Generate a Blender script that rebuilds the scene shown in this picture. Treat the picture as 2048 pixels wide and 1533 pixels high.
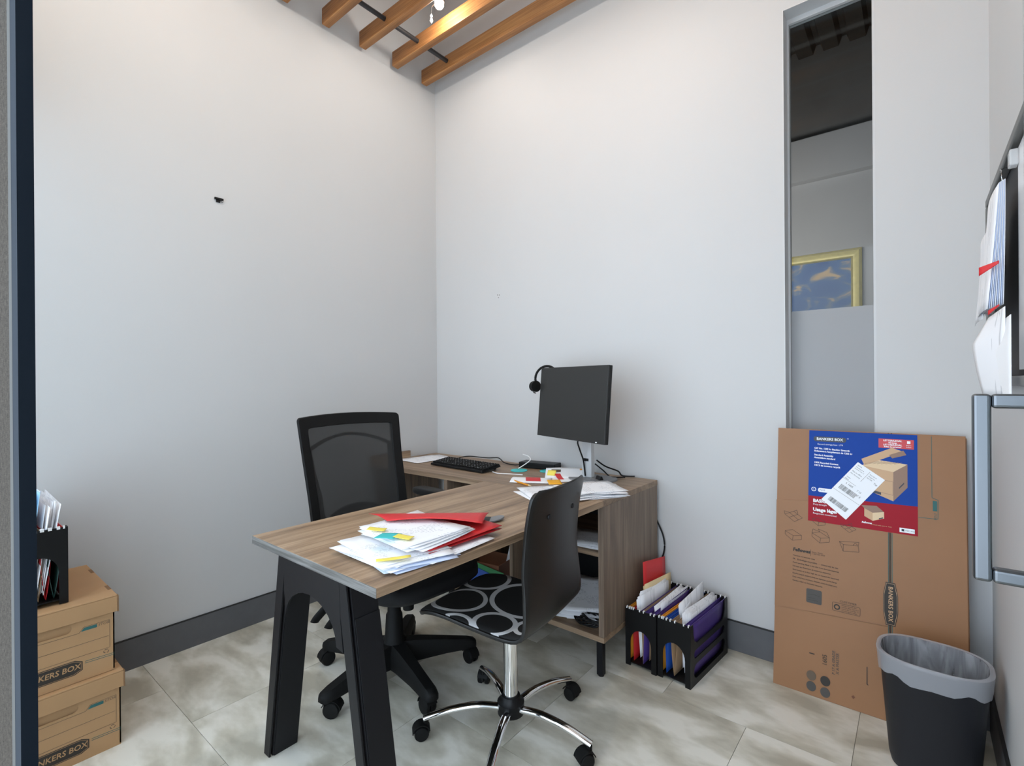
import bpy, math, random
from mathutils import Vector, Matrix
random.seed(7)
PI = math.pi
SC = bpy.context.scene
COL = SC.collection
for o in list(bpy.data.objects):
    bpy.data.objects.remove(o)

# ------------------------------------------------------------------ camera
def set_camera():
    yaw, pitch, roll = math.radians(39.2408), math.radians(-0.0331), math.radians(0.4153)
    fw0 = Vector((-math.sin(yaw), math.cos(yaw), 0)); rt = Vector((math.cos(yaw), math.sin(yaw), 0)); up0 = Vector((0, 0, 1))
    fw = fw0 * math.cos(pitch) + up0 * math.sin(pitch); up = up0 * math.cos(pitch) - fw0 * math.sin(pitch)
    r = rt * math.cos(roll) - up * math.sin(roll); u = rt * math.sin(roll) + up * math.cos(roll)
    m = Matrix(((r.x, u.x, -fw.x, 2.6622), (r.y, u.y, -fw.y, -2.4116), (r.z, u.z, -fw.z, 1.24), (0, 0, 0, 1)))
    cd = bpy.data.cameras.new('camera'); cd.sensor_fit = 'HORIZONTAL'; cd.sensor_width = 36
    cd.lens = 36 * 993.433 / 2048; cd.clip_start = 0.02; cd.clip_end = 60
    co = bpy.data.objects.new('camera', cd); COL.objects.link(co); co.matrix_world = m
    SC.camera = co
set_camera()

# ------------------------------------------------------------------ world (daylight beyond the doorway)
W = bpy.data.worlds.new('daylight'); SC.world = W; W.use_nodes = True
W.node_tree.nodes['Background'].inputs[0].default_value = (0.74, 0.86, 1.0, 1)
W.node_tree.nodes['Background'].inputs[1].default_value = 3.4

# ------------------------------------------------------------------ view
vs = SC.view_settings
vs.view_transform = 'Standard'; vs.look = 'None'; vs.gamma = 1; vs.use_curve_mapping = False
vs.exposure = 0.25

# ------------------------------------------------------------------ lights (the lamps hung in the gaps of the slatted ceiling, plus two added fills)
def point(name, loc, power, radius=0.05, color=(1, 0.95, 0.88)):
    l = bpy.data.lights.new(name, 'POINT'); l.energy = power; l.shadow_soft_size = radius; l.color = color
    o = bpy.data.objects.new(name, l); COL.objects.link(o); o.location = loc
    return o
LAMP_Z = 3.318
LAMPS = [(0.585, -0.4925, 4.5), (1.55, -1.235, 26), (0.75, -1.98, 9), (1.45, -1.98, 16)]
for lx, ly, pw in LAMPS:
    point('lamp_light', (lx, ly, LAMP_Z), pw, 0.03)
def area(name, loc, rot, sx, sy, power, color=(1, 1, 1)):
    l = bpy.data.lights.new(name, 'AREA'); l.shape = 'RECTANGLE'; l.size = sx; l.size_y = sy; l.energy = power; l.color = color
    o = bpy.data.objects.new(name, l); COL.objects.link(o); o.location = loc; o.rotation_euler = rot
    return o
# added fill lights without fixtures: one above the slats, one in the neighbouring hall
area('ceiling_fill_light', (1.45, -1.2, 3.98), (0, 0, 0), 2.2, 1.9, 7, (1, 0.96, 0.91))
area('hall_fill_light', (1.6, 0.75, 2.0), (math.radians(105), 0, 0), 1.6, 0.4, 10, (1, 0.98, 0.95))

# ------------------------------------------------------------------ helpers
def lin(c):
    return tuple((x / 255 / 12.92 if x / 255 <= 0.04045 else ((x / 255 + 0.055) / 1.055) ** 2.4) for x in c)
def newmat(name):
    m = bpy.data.materials.new(name); m.use_nodes = True
    nt = m.node_tree; b = nt.nodes['Principled BSDF']
    return m, nt, b
def N(nt, t, **kw):
    n = nt.nodes.new(t)
    for k, v in kw.items():
        setattr(n, k, v)
    return n
def math_node(nt, op, a=None, b=None, c=None):
    n = nt.nodes.new('ShaderNodeMath'); n.operation = op
    for i, x in enumerate((a, b, c)):
        if x is None: continue
        if isinstance(x, (int, float)): n.inputs[i].default_value = x
        else: nt.links.new(x, n.inputs[i])
    return n.outputs[0]
def ramp(nt, fac, stops):
    r = nt.nodes.new('ShaderNodeValToRGB'); nt.links.new(fac, r.inputs[0])
    e = r.color_ramp.elements
    while len(e) < len(stops): e.new(0.5)
    for i, (p, c) in enumerate(stops):
        e[i].position = p; e[i].color = (*c, 1)
    return r.outputs[0]
def simple(name, c, rough=0.5, metal=0.0, spec=0.5, var=0.0, vscale=8, bump=0.0, bscale=60):
    m, nt, b = newmat(name)
    c = lin(c)
    b.inputs['Base Color'].default_value = (*c, 1); b.inputs['Roughness'].default_value = rough
    b.inputs['Metallic'].default_value = metal; b.inputs['Specular IOR Level'].default_value = spec
    tc = N(nt, 'ShaderNodeTexCoord')
    if var > 0:
        n = N(nt, 'ShaderNodeTexNoise'); n.inputs['Scale'].default_value = vscale; n.inputs['Detail'].default_value = 4
        nt.links.new(tc.outputs['Object'], n.inputs['Vector'])
        lo = tuple(max(0, x * (1 - var)) for x in c); hi = tuple(min(1, x * (1 + var)) for x in c)
        nt.links.new(ramp(nt, n.outputs[0], [(0.3, lo), (0.7, hi)]), b.inputs['Base Color'])
    if bump > 0:
        n = N(nt, 'ShaderNodeTexNoise'); n.inputs['Scale'].default_value = bscale; n.inputs['Detail'].default_value = 3
        nt.links.new(tc.outputs['Object'], n.inputs['Vector'])
        bp = N(nt, 'ShaderNodeBump'); bp.inputs['Strength'].default_value = bump; bp.inputs['Distance'].default_value = 0.002
        nt.links.new(n.outputs[0], bp.inputs['Height']); nt.links.new(bp.outputs[0], b.inputs['Normal'])
    return m
def wood(name, dark, mid, light, axis, scale=1.0, rough=0.45, fine=90):
    m, nt, b = newmat(name)
    tc = N(nt, 'ShaderNodeTexCoord'); mp = N(nt, 'ShaderNodeMapping')
    s = [18 * scale] * 3; s['xyz'.index(axis)] = 1.1 * scale
    mp.inputs['Scale'].default_value = s
    nt.links.new(tc.outputs['Object'], mp.inputs['Vector'])
    n1 = N(nt, 'ShaderNodeTexNoise'); n1.inputs['Scale'].default_value = 1.0; n1.inputs['Detail'].default_value = 7; n1.inputs['Roughness'].default_value = 0.62; n1.inputs['Distortion'].default_value = 0.5
    nt.links.new(mp.outputs[0], n1.inputs['Vector'])
    mp2 = N(nt, 'ShaderNodeMapping'); s2 = [fine * 2.2] * 3; s2['xyz'.index(axis)] = 3.0
    mp2.inputs['Scale'].default_value = s2; nt.links.new(tc.outputs['Object'], mp2.inputs['Vector'])
    n2 = N(nt, 'ShaderNodeTexNoise'); n2.inputs['Scale'].default_value = 1.0; n2.inputs['Detail'].default_value = 3
    nt.links.new(mp2.outputs[0], n2.inputs['Vector'])
    f = math_node(nt, 'ADD', math_node(nt, 'MULTIPLY', n1.outputs[0], 0.72), math_node(nt, 'MULTIPLY', n2.outputs[0], 0.28))
    nt.links.new(ramp(nt, f, [(0.36, lin(dark)), (0.5, lin(mid)), (0.63, lin(light))]), b.inputs['Base Color'])
    b.inputs['Roughness'].default_value = rough
    bp = N(nt, 'ShaderNodeBump'); bp.inputs['Strength'].default_value = 0.12; bp.inputs['Distance'].default_value = 0.001
    nt.links.new(n2.outputs[0], bp.inputs['Height']); nt.links.new(bp.outputs[0], b.inputs['Normal'])
    return m

class MB:
    def __init__(self): self.v = []; self.f = []
    def add(self, vs_, fs_):
        o = len(self.v); self.v += [tuple(p) for p in vs_]; self.f += [tuple(i + o for i in f) for f in fs_]; return self
    def box(self, x0, x1, y0, y1, z0, z1, M=None):
        p = [(x0, y0, z0), (x1, y0, z0), (x1, y1, z0), (x0, y1, z0), (x0, y0, z1), (x1, y0, z1), (x1, y1, z1), (x0, y1, z1)]
        if M is not None: p = [tuple(M @ Vector(q)) for q in p]
        return self.add(p, [(0, 3, 2, 1), (4, 5, 6, 7), (0, 1, 5, 4), (1, 2, 6, 5), (2, 3, 7, 6), (3, 0, 4, 7)])
    def hexa(self, bot, top):
        return self.add(list(bot) + list(top), [(0, 3, 2, 1), (4, 5, 6, 7), (0, 1, 5, 4), (1, 2, 6, 5), (2, 3, 7, 6), (3, 0, 4, 7)])
    def loft(self, rings, cap0=True, cap1=True, closed=True):
        n = len(rings[0]); vs_ = [p for r in rings for p in r]; fs_ = []
        for i in range(len(rings) - 1):
            for j in range(n if closed else n - 1):
                a = i * n + j; b = i * n + (j + 1) % n
                fs_.append((a, b, b + n, a + n))
        if cap0: fs_.append(tuple(range(n - 1, -1, -1)))
        if cap1: fs_.append(tuple((len(rings) - 1) * n + j for j in range(n)))
        return self.add(vs_, fs_)
    def lathe(self, prof, c=(0, 0, 0), n=20, axis='z', cap=True):
        rings = []
        for r, h in prof:
            ring = []
            for j in range(n):
                a = 2 * PI * j / n; x, y = r * math.cos(a), r * math.sin(a)
                if axis == 'z': p = (c[0] + x, c[1] + y, c[2] + h)
                elif axis == 'x': p = (c[0] + h, c[1] + x, c[2] + y)
                else: p = (c[0] + y, c[1] + h, c[2] + x)
                ring.append(p)
            rings.append(ring)
        return self.loft(rings, cap, cap)
    def tube(self, path, r, n=8, flat=1.0, upv=(0, 0, 1), cap=True):
        P = [Vector(p) for p in path]; rings = []
        rr = r if isinstance(r, (list, tuple)) else [r] * len(P)
        for i, p in enumerate(P):
            t = (P[min(i + 1, len(P) - 1)] - P[max(i - 1, 0)]).normalized()
            s = t.cross(Vector(upv))
            if s.length < 1e-4: s = t.cross(Vector((1, 0.2, 0)))
            s.normalize(); u = s.cross(t).normalized()
            rings.append([tuple(p + (s * math.cos(2 * PI * j / n) + u * math.sin(2 * PI * j / n) * flat) * rr[i]) for j in range(n)])
        return self.loft(rings, cap, cap)
    def grid(self, nu, nv, fn):
        vs_ = [tuple(fn(i / nu, j / nv)) for i in range(nu + 1) for j in range(nv + 1)]
        fs_ = [(i * (nv + 1) + j, (i + 1) * (nv + 1) + j, (i + 1) * (nv + 1) + j + 1, i * (nv + 1) + j + 1) for i in range(nu) for j in range(nv)]
        return self.add(vs_, fs_)
    def poly(self, pts): return self.add(pts, [tuple(range(len(pts)))])
    def prism(self, pts, d):
        d = Vector(d); n = len(pts); a = [Vector(p) for p in pts]
        return self.loft([[tuple(p) for p in a], [tuple(p + d) for p in a]])
    def xf(self, M):
        self.v = [tuple(M @ Vector(p)) for p in self.v]; return self
    def build(self, name, mat, parent=None, smooth=None, bevel=0, solid=0, subd=0, offset=0, segs=2):
        me = bpy.data.meshes.new(name); me.from_pydata(self.v, [], self.f); me.update()
        return link_mesh(name, me, mat, parent, smooth, bevel, solid, subd, offset, segs)
def link_mesh(name, me, mat, parent=None, smooth=None, bevel=0, solid=0, subd=0, offset=0, segs=2):
    if mat is not None and not me.materials: me.materials.append(M[mat] if isinstance(mat, str) else mat)
    if smooth:
        for p in me.polygons: p.use_smooth = True
        me.set_sharp_from_angle(angle=math.radians(smooth if smooth is not True else 40))
    o = bpy.data.objects.new(name, me); COL.objects.link(o)
    if parent is not None: o.parent = parent
    if solid:
        s = o.modifiers.new('solidify', 'SOLIDIFY'); s.thickness = solid; s.offset = offset
    if bevel:
        b = o.modifiers.new('bevel', 'BEVEL'); b.width = bevel; b.segments = segs; b.limit_method = 'ANGLE'; b.angle_limit = math.radians(35)
    if subd:
        s = o.modifiers.new('subdivision', 'SUBSURF'); s.levels = subd; s.render_levels = subd
    return o
def tag(o, label=None, cat=None, group=None, kind=None):
    if label: o['label'] = label
    if cat: o['category'] = cat
    if group: o['group'] = group
    if kind: o['kind'] = kind
    return o
def empty(name, loc, rz=0, label=None, cat=None, group=None, kind=None, rot=None):
    o = bpy.data.objects.new(name, None); COL.objects.link(o); o.location = loc
    o.rotation_euler = rot if rot else (0, 0, rz); o.empty_display_size = 0.05
    return tag(o, label, cat, group, kind)
def curve_mesh(splines, extrude=0.0, bevel=0.0):
    """2D curve with holes -> mesh in the XY plane, thickness 2*extrude"""
    cu = bpy.data.curves.new('plate', 'CURVE'); cu.dimensions = '2D'; cu.fill_mode = 'BOTH'; cu.extrude = extrude; cu.bevel_depth = bevel
    for pts in splines:
        s = cu.splines.new('POLY'); s.points.add(len(pts) - 1); s.use_cyclic_u = True
        for q, p in zip(s.points, pts): q.co = (p[0], p[1], 0, 1)
    ob = bpy.data.objects.new('plate', cu)
    COL.objects.link(ob); dg = bpy.context.evaluated_depsgraph_get()
    me = bpy.data.meshes.new_from_object(ob.evaluated_get(dg)); bpy.data.objects.remove(ob); bpy.data.curves.remove(cu)
    return me
def frame(o, u, v):
    o, u, v = Vector(o), Vector(u).normalized(), Vector(v).normalized(); n = u.cross(v)
    return Matrix(((u.x, v.x, n.x, o.x), (u.y, v.y, n.y, o.y), (u.z, v.z, n.z, o.z), (0, 0, 0, 1)))
def plate(name, splines, extrude, fr, mat, parent, bevel=0):
    me = curve_mesh(splines, extrude); me.transform(fr); me.materials.clear()
    return link_mesh(name, me, mat, parent, bevel=bevel)
def text_mesh(s, size, align='LEFT', shear=0.0, bold=0.0, sx=1.0, spacing=1.0):
    cu = bpy.data.curves.new('lettering', 'FONT'); cu.body = s; cu.size = size; cu.align_x = align; cu.align_y = 'CENTER'
    cu.shear = shear; cu.offset = bold; cu.resolution_u = 2; cu.space_character = spacing
    ob = bpy.data.objects.new('lettering', cu); COL.objects.link(ob); dg = bpy.context.evaluated_depsgraph_get()
    me = bpy.data.meshes.new_from_object(ob.evaluated_get(dg)); bpy.data.objects.remove(ob); bpy.data.curves.remove(cu)
    if sx != 1: me.transform(Matrix.Diagonal((sx, 1, 1, 1)))
    return me
def text(name, s, size, fr, mat, parent, **kw):
    me = text_mesh(s, size, **kw); me.transform(fr); me.materials.clear()
    return link_mesh(name, me, mat, parent)
def at(fr, x, y, h=0.0, rot=0.0): return fr @ Matrix.Translation((x, y, h)) @ Matrix.Rotation(rot, 4, 'Z')
def rrect(x0, x1, y0, y1, r, n=5):
    out = []
    for cx, cy, a0 in ((x1 - r, y1 - r, 0), (x0 + r, y1 - r, 90), (x0 + r, y0 + r, 180), (x1 - r, y0 + r, 270)):
        for k in range(n + 1):
            a = math.radians(a0 + 90 * k / n); out.append((cx + r * math.cos(a), cy + r * math.sin(a)))
    return out
def circle(cx, cy, r, n=20, ry=None):
    return [(cx + r * math.cos(2 * PI * k / n), cy + (ry or r) * math.sin(2 * PI * k / n)) for k in range(n)]
def smooth_path(pts, sub=6):
    P = [Vector(p) for p in pts]; out = []
    for i in range(len(P) - 1):
        p0, p1, p2, p3 = P[max(i - 1, 0)], P[i], P[i + 1], P[min(i + 2, len(P) - 1)]
        for k in range(sub):
            t = k / sub
            out.append(0.5 * ((2 * p1) + (p2 - p0) * t + (2 * p0 - 5 * p1 + 4 * p2 - p3) * t * t + (3 * p1 - p0 - 3 * p2 + p3) * t ** 3))
    out.append(P[-1]); return out
def interp(tab, t):
    for (a, va), (b, vb) in zip(tab, tab[1:]):
        if t <= b: return va + (vb - va) * (t - a) / (b - a)
    return tab[-1][1]

# ------------------------------------------------------------------ materials
M = {}
M['wall'] = simple('wall_paint', (199, 199, 199), 0.6, var=0.012, vscale=1.5, bump=0.05, bscale=220)
M['wall_beyond'] = simple('hall_paint', (190, 190, 192), 0.7, var=0.03, vscale=2)
M['concrete'] = simple('hall_concrete', (118, 118, 117), 0.8, var=0.1, vscale=3)
M['deck'] = simple('roof_deck_steel', (62, 61, 58), 0.7, var=0.08, vscale=4)
M['ceiling'] = simple('ceiling_paint', (96, 96, 96), 0.8)
M['baseboard'] = simple('baseboard_grey', (92, 93, 96), 0.5, var=0.05, vscale=20)
M['black_line'] = simple('black_sealant', (22, 22, 22), 0.5)
M['grout'] = simple('grout', (128, 123, 112), 0.8)
M['black_metal'] = simple('black_powder_coat', (19, 19, 22), 0.45, spec=0.25, bump=0.06, bscale=400)
M['black_plastic'] = simple('black_plastic', (15, 15, 16), 0.42, spec=0.25)
M['soft_black'] = simple('black_textured_plastic', (12, 12, 12), 0.62, spec=0.25, bump=0.1, bscale=500)
M['fabric_black'] = simple('black_upholstery', (22, 22, 24), 0.85, bump=0.2, bscale=600)
M['screen'] = simple('matte_screen', (42, 42, 41), 0.38)
M['screen_edge'] = simple('monitor_edge', (22, 22, 22), 0.4)
M['chair_shell'] = simple('black_lacquer', (24, 23, 22), 0.34, var=0.04, vscale=3)
M['chrome'] = simple('chrome', (232, 232, 232), 0.07, metal=1)
M['steel'] = simple('brushed_steel', (164, 165, 167), 0.28, metal=1)
M['handle_steel'] = simple('satin_handle_steel', (116, 120, 124), 0.3, metal=1)
M['alu'] = simple('pale_window_aluminium', (204, 205, 206), 0.45)
M['stand'] = simple('silver_plastic', (196, 197, 198), 0.35)
M['stand_base'] = simple('grey_plastic', (120, 121, 123), 0.4)
M['paper'] = simple('white_paper', (238, 238, 240), 0.75)
M['paper_blue'] = simple('bluish_paper', (200, 212, 236), 0.75)
M['paper_sky'] = simple('sky_blue_paper', (158, 205, 236), 0.7)
M['red'] = simple('red_card', (206, 42, 46), 0.5)
M['red2'] = simple('deep_red_card', (176, 28, 34), 0.5)
M['manila'] = simple('manila_card', (232, 208, 160), 0.6)
M['orange'] = simple('orange_card', (226, 150, 40), 0.55)
M['purple'] = simple('purple_card', (74, 52, 128), 0.5)
M['blue'] = simple('blue_card', (24, 74, 160), 0.5)
M['green'] = simple('green_card', (40, 120, 66), 0.5)
M['darkgreen'] = simple('dark_green_card', (36, 66, 60), 0.5)
M['kraft_in'] = simple('kraft_card', (150, 122, 92), 0.7)
M['brown'] = simple('brown_card', (112, 70, 46), 0.6)
M['teal'] = simple('teal_note', (60, 188, 190), 0.55)
M['yellow'] = simple('yellow_note', (238, 220, 96), 0.6)
M['amber'] = simple('amber_note', (244, 176, 34), 0.6)
M['white_plastic'] = simple('white_plastic', (235, 235, 235), 0.4)
M['bin'] = simple('charcoal_bin_plastic', (32, 33, 38), 0.5, spec=0.3, bump=0.05, bscale=300)
M['kraft'] = simple('kraft_cardboard', (176, 138, 98), 0.72, var=0.05, vscale=5, bump=0.08, bscale=150)
M['kraft_pack'] = simple('packed_cardboard', (150, 108, 74), 0.45, spec=0.35, var=0.05, vscale=4, bump=0.06, bscale=120)
M['kraft_edge'] = simple('cardboard_core', (128, 96, 66), 0.8)
M['ink'] = simple('black_ink', (48, 42, 36), 0.6)
M['ink_grey'] = simple('faded_ink', (98, 82, 66), 0.6)
M['ink_dot'] = simple('grey_ink', (74, 70, 66), 0.6)
M['ink_teal'] = simple('teal_ink', (44, 98, 96), 0.6)
M['lab_blue'] = simple('label_blue', (6, 62, 152), 0.45, spec=0.18)
M['lab_red'] = simple('label_red', (156, 18, 36), 0.45, spec=0.18)
M['lab_tagred'] = simple('label_tag_red', (196, 30, 40), 0.32)
M['lab_white'] = simple('label_white', (236, 238, 242), 0.35)
M['lab_dark'] = simple('label_dark', (20, 22, 40), 0.35)
M['pic1'] = simple('picture_tan', (196, 158, 118), 0.4)
M['pic2'] = simple('picture_brown', (138, 106, 84), 0.4)
M['pic3'] = simple('picture_light', (218, 190, 150), 0.4)
M['navy'] = simple('navy_anodised', (9, 17, 25), 0.35, spec=0.12)
M['strip'] = simple('bluish_metal_strip', (74, 80, 88), 0.5, spec=0.2)
M['pale_line'] = simple('pale_metal_line', (134, 134, 132), 0.3, metal=0.4)
M['board_frame'] = simple('grey_board_frame', (104, 104, 102), 0.4, metal=0.2)
M['felt'] = simple('charcoal_felt', (58, 58, 60), 0.9, bump=0.3, bscale=700)
M['whiteboard'] = simple('whiteboard', (226, 227, 229), 0.25)
M['gold'] = simple('gilt_frame', (214, 200, 132), 0.42, metal=0.15, var=0.12, vscale=40, bump=0.25, bscale=90)
M['beam'] = wood('stained_timber', (122, 80, 44), (165, 111, 62), (196, 142, 86), 'x', 0.9, 0.5)
M['rod'] = simple('dark_steel_rod', (58, 58, 60), 0.4, metal=0.4)
M['wood_y'] = wood('laminate_top_lengthwise', (112, 90, 70), (150, 124, 98), (176, 150, 122), 'y', 1.3)
M['wood_x'] = wood('laminate_top_crosswise', (108, 88, 70), (142, 118, 95), (166, 142, 116), 'x', 1.3)
M['wood_z'] = wood('laminate_panel_upright', (98, 82, 70), (124, 106, 90), (146, 127, 108), 'z', 1.6)
M['wood_edge_x'] = wood('laminate_edge', (70, 68, 66), (98, 96, 93), (136, 134, 131), 'x', 2.0)

M['wood_edge_x'].node_tree.nodes['Principled BSDF'].inputs['Specular IOR Level'].default_value = 0.1
def mat_linen():
    m, nt, b = newmat('grey_linen_panel'); tc = N(nt, 'ShaderNodeTexCoord')
    fs = []
    for sc in ((30, 700, 900), (30, 900, 160)):
        mp = N(nt, 'ShaderNodeMapping'); mp.inputs['Scale'].default_value = sc; nt.links.new(tc.outputs['Object'], mp.inputs['Vector'])
        n = N(nt, 'ShaderNodeTexNoise'); n.inputs['Scale'].default_value = 1; n.inputs['Detail'].default_value = 3; nt.links.new(mp.outputs[0], n.inputs['Vector']); fs.append(n.outputs[0])
    f = math_node(nt, 'MULTIPLY', math_node(nt, 'ADD', fs[0], fs[1]), 0.5)
    nt.links.new(ramp(nt, f, [(0.3, lin((58, 53, 48))), (0.7, lin((106, 98, 89)))]), b.inputs['Base Color']); b.inputs['Roughness'].default_value = 0.6
    return m
M['linen'] = mat_linen()
def mat_tile():
    m, nt, b = newmat('marbled_floor_tile'); tc = N(nt, 'ShaderNodeTexCoord'); oi = N(nt, 'ShaderNodeObjectInfo')
    ad = N(nt, 'ShaderNodeVectorMath', operation='ADD'); nt.links.new(tc.outputs['Object'], ad.inputs[0])
    cb = N(nt, 'ShaderNodeCombineXYZ'); nt.links.new(math_node(nt, 'MULTIPLY', oi.outputs['Random'], 40), cb.inputs[0]); nt.links.new(math_node(nt, 'MULTIPLY', oi.outputs['Random'], 23), cb.inputs[1])
    nt.links.new(cb.outputs[0], ad.inputs[1])
    mp = N(nt, 'ShaderNodeMapping'); mp.inputs['Rotation'].default_value = (0, 0, 0.75); mp.inputs['Scale'].default_value = (2.6, 5.2, 1); nt.links.new(ad.outputs[0], mp.inputs['Vector'])
    n = N(nt, 'ShaderNodeTexNoise'); n.inputs['Scale'].default_value = 1.6; n.inputs['Detail'].default_value = 3; n.inputs['Roughness'].default_value = 0.42; n.inputs['Distortion'].default_value = 0.45; nt.links.new(mp.outputs[0], n.inputs['Vector'])
    n2 = N(nt, 'ShaderNodeTexNoise'); n2.inputs['Scale'].default_value = 9; n2.inputs['Detail'].default_value = 5; nt.links.new(mp.outputs[0], n2.inputs['Vector'])
    f = math_node(nt, 'ADD', math_node(nt, 'MULTIPLY', n.outputs[0], 0.85), math_node(nt, 'MULTIPLY', n2.outputs[0], 0.15))
    nt.links.new(ramp(nt, f, [(0.36, lin((174, 168, 152))), (0.48, lin((198, 193, 178))), (0.60, lin((222, 218, 207)))]), b.inputs['Base Color'])
    b.inputs['Roughness'].default_value = 0.42
    return m
M['tile'] = mat_tile()
def mat_print():
    """white sheet with rows of small print (flat print, in the sheet's own coordinates, metres)"""
    m, nt, b = newmat('printed_paper'); tc = N(nt, 'ShaderNodeTexCoord'); sp = N(nt, 'ShaderNodeSeparateXYZ'); nt.links.new(tc.outputs['Object'], sp.inputs[0])
    rows = math_node(nt, 'MULTIPLY', sp.outputs[1], 85); fr = math_node(nt, 'FRACT', rows); line = math_node(nt, 'LESS_THAN', fr, 0.38)
    cb = N(nt, 'ShaderNodeCombineXYZ'); nt.links.new(math_node(nt, 'MULTIPLY', sp.outputs[0], 160), cb.inputs[0]); nt.links.new(math_node(nt, 'MULTIPLY', math_node(nt, 'FLOOR', rows), 3.7), cb.inputs[1])
    n = N(nt, 'ShaderNodeTexNoise'); n.inputs['Scale'].default_value = 1; n.inputs['Detail'].default_value = 1; nt.links.new(cb.outputs[0], n.inputs['Vector'])
    cb2 = N(nt, 'ShaderNodeCombineXYZ'); nt.links.new(math_node(nt, 'MULTIPLY', sp.outputs[0], 9), cb2.inputs[0]); nt.links.new(math_node(nt, 'MULTIPLY', sp.outputs[1], 14), cb2.inputs[1])
    n3 = N(nt, 'ShaderNodeTexNoise'); n3.inputs['Scale'].default_value = 1; nt.links.new(cb2.outputs[0], n3.inputs['Vector'])
    k = math_node(nt, 'MULTIPLY', math_node(nt, 'MULTIPLY', line, math_node(nt, 'GREATER_THAN', n.outputs[0], 0.47)), math_node(nt, 'GREATER_THAN', n3.outputs[0], 0.5))
    mx = N(nt, 'ShaderNodeMix', data_type='RGBA'); nt.links.new(math_node(nt, 'MULTIPLY', k, 0.32), mx.inputs[0])
    mx.inputs[6].default_value = (*lin((238, 238, 241)), 1); mx.inputs[7].default_value = (*lin((90, 92, 104)), 1)
    nt.links.new(mx.outputs[2], b.inputs['Base Color']); b.inputs['Roughness'].default_value = 0.75
    return m
M['printed'] = mat_print()
def mat_pad():
    """chair pad: black with touching pale grey rings printed on it"""
    m, nt, b = newmat('ring_pattern_fabric'); tc = N(nt, 'ShaderNodeTexCoord'); acc = None
    rings = [(-0.030, -0.060, 0.132, 0.114), (0.168, 0.075, 0.102, 0.086), (-0.030, 0.142, 0.077, 0.060), (0.185, -0.125, 0.095, 0.079), (-0.155, 0.105, 0.066, 0.050), (0.075, 0.225, 0.066, 0.050), (-0.20, -0.19, 0.08, 0.06)]
    for cx, cy, ro, ri in rings:
        mp = N(nt, 'ShaderNodeMapping'); mp.inputs['Location'].default_value = (-cx, -cy, 0); mp.inputs['Scale'].default_value = (1, 1, 0); nt.links.new(tc.outputs['Object'], mp.inputs['Vector'])
        ln = N(nt, 'ShaderNodeVectorMath', operation='LENGTH'); nt.links.new(mp.outputs[0], ln.inputs[0])
        r = math_node(nt, 'MULTIPLY', math_node(nt, 'LESS_THAN', ln.outputs[1], ro), math_node(nt, 'GREATER_THAN', ln.outputs[1], ri))
        acc = r if acc is None else math_node(nt, 'MAXIMUM', acc, r)
    mx = N(nt, 'ShaderNodeMix', data_type='RGBA'); nt.links.new(acc, mx.inputs[0])
    mx.inputs[6].default_value = (*lin((14, 14, 14)), 1); mx.inputs[7].default_value = (*lin((196, 196, 196)), 1)
    nt.links.new(mx.outputs[2], b.inputs['Base Color']); b.inputs['Roughness'].default_value = 0.8
    return m
M['pad'] = mat_pad()
def mat_mix_transparent(name, c, fac, rough=0.6, tint=(1, 1, 1), translucent=0.0):
    m, nt, b = newmat(name); b.inputs['Base Color'].default_value = (*lin(c), 1); b.inputs['Roughness'].default_value = rough
    out = nt.nodes['Material Output']; t = N(nt, 'ShaderNodeBsdfTransparent'); t.inputs[0].default_value = (*tint, 1)
    src = b.outputs[0]
    if translucent:
        tr = N(nt, 'ShaderNodeBsdfTranslucent'); tr.inputs[0].default_value = (*lin(c), 1)
        mm = N(nt, 'ShaderNodeMixShader'); mm.inputs[0].default_value = translucent; nt.links.new(src, mm.inputs[1]); nt.links.new(tr.outputs[0], mm.inputs[2]); src = mm.outputs[0]
    mx = N(nt, 'ShaderNodeMixShader'); mx.inputs[0].default_value = fac
    nt.links.new(src, mx.inputs[1]); nt.links.new(t.outputs[0], mx.inputs[2]); nt.links.new(mx.outputs[0], out.inputs[0])
    return m
M['mesh'] = mat_mix_transparent('black_mesh_fabric', (34, 34, 34), 0.085, 0.8)
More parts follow.
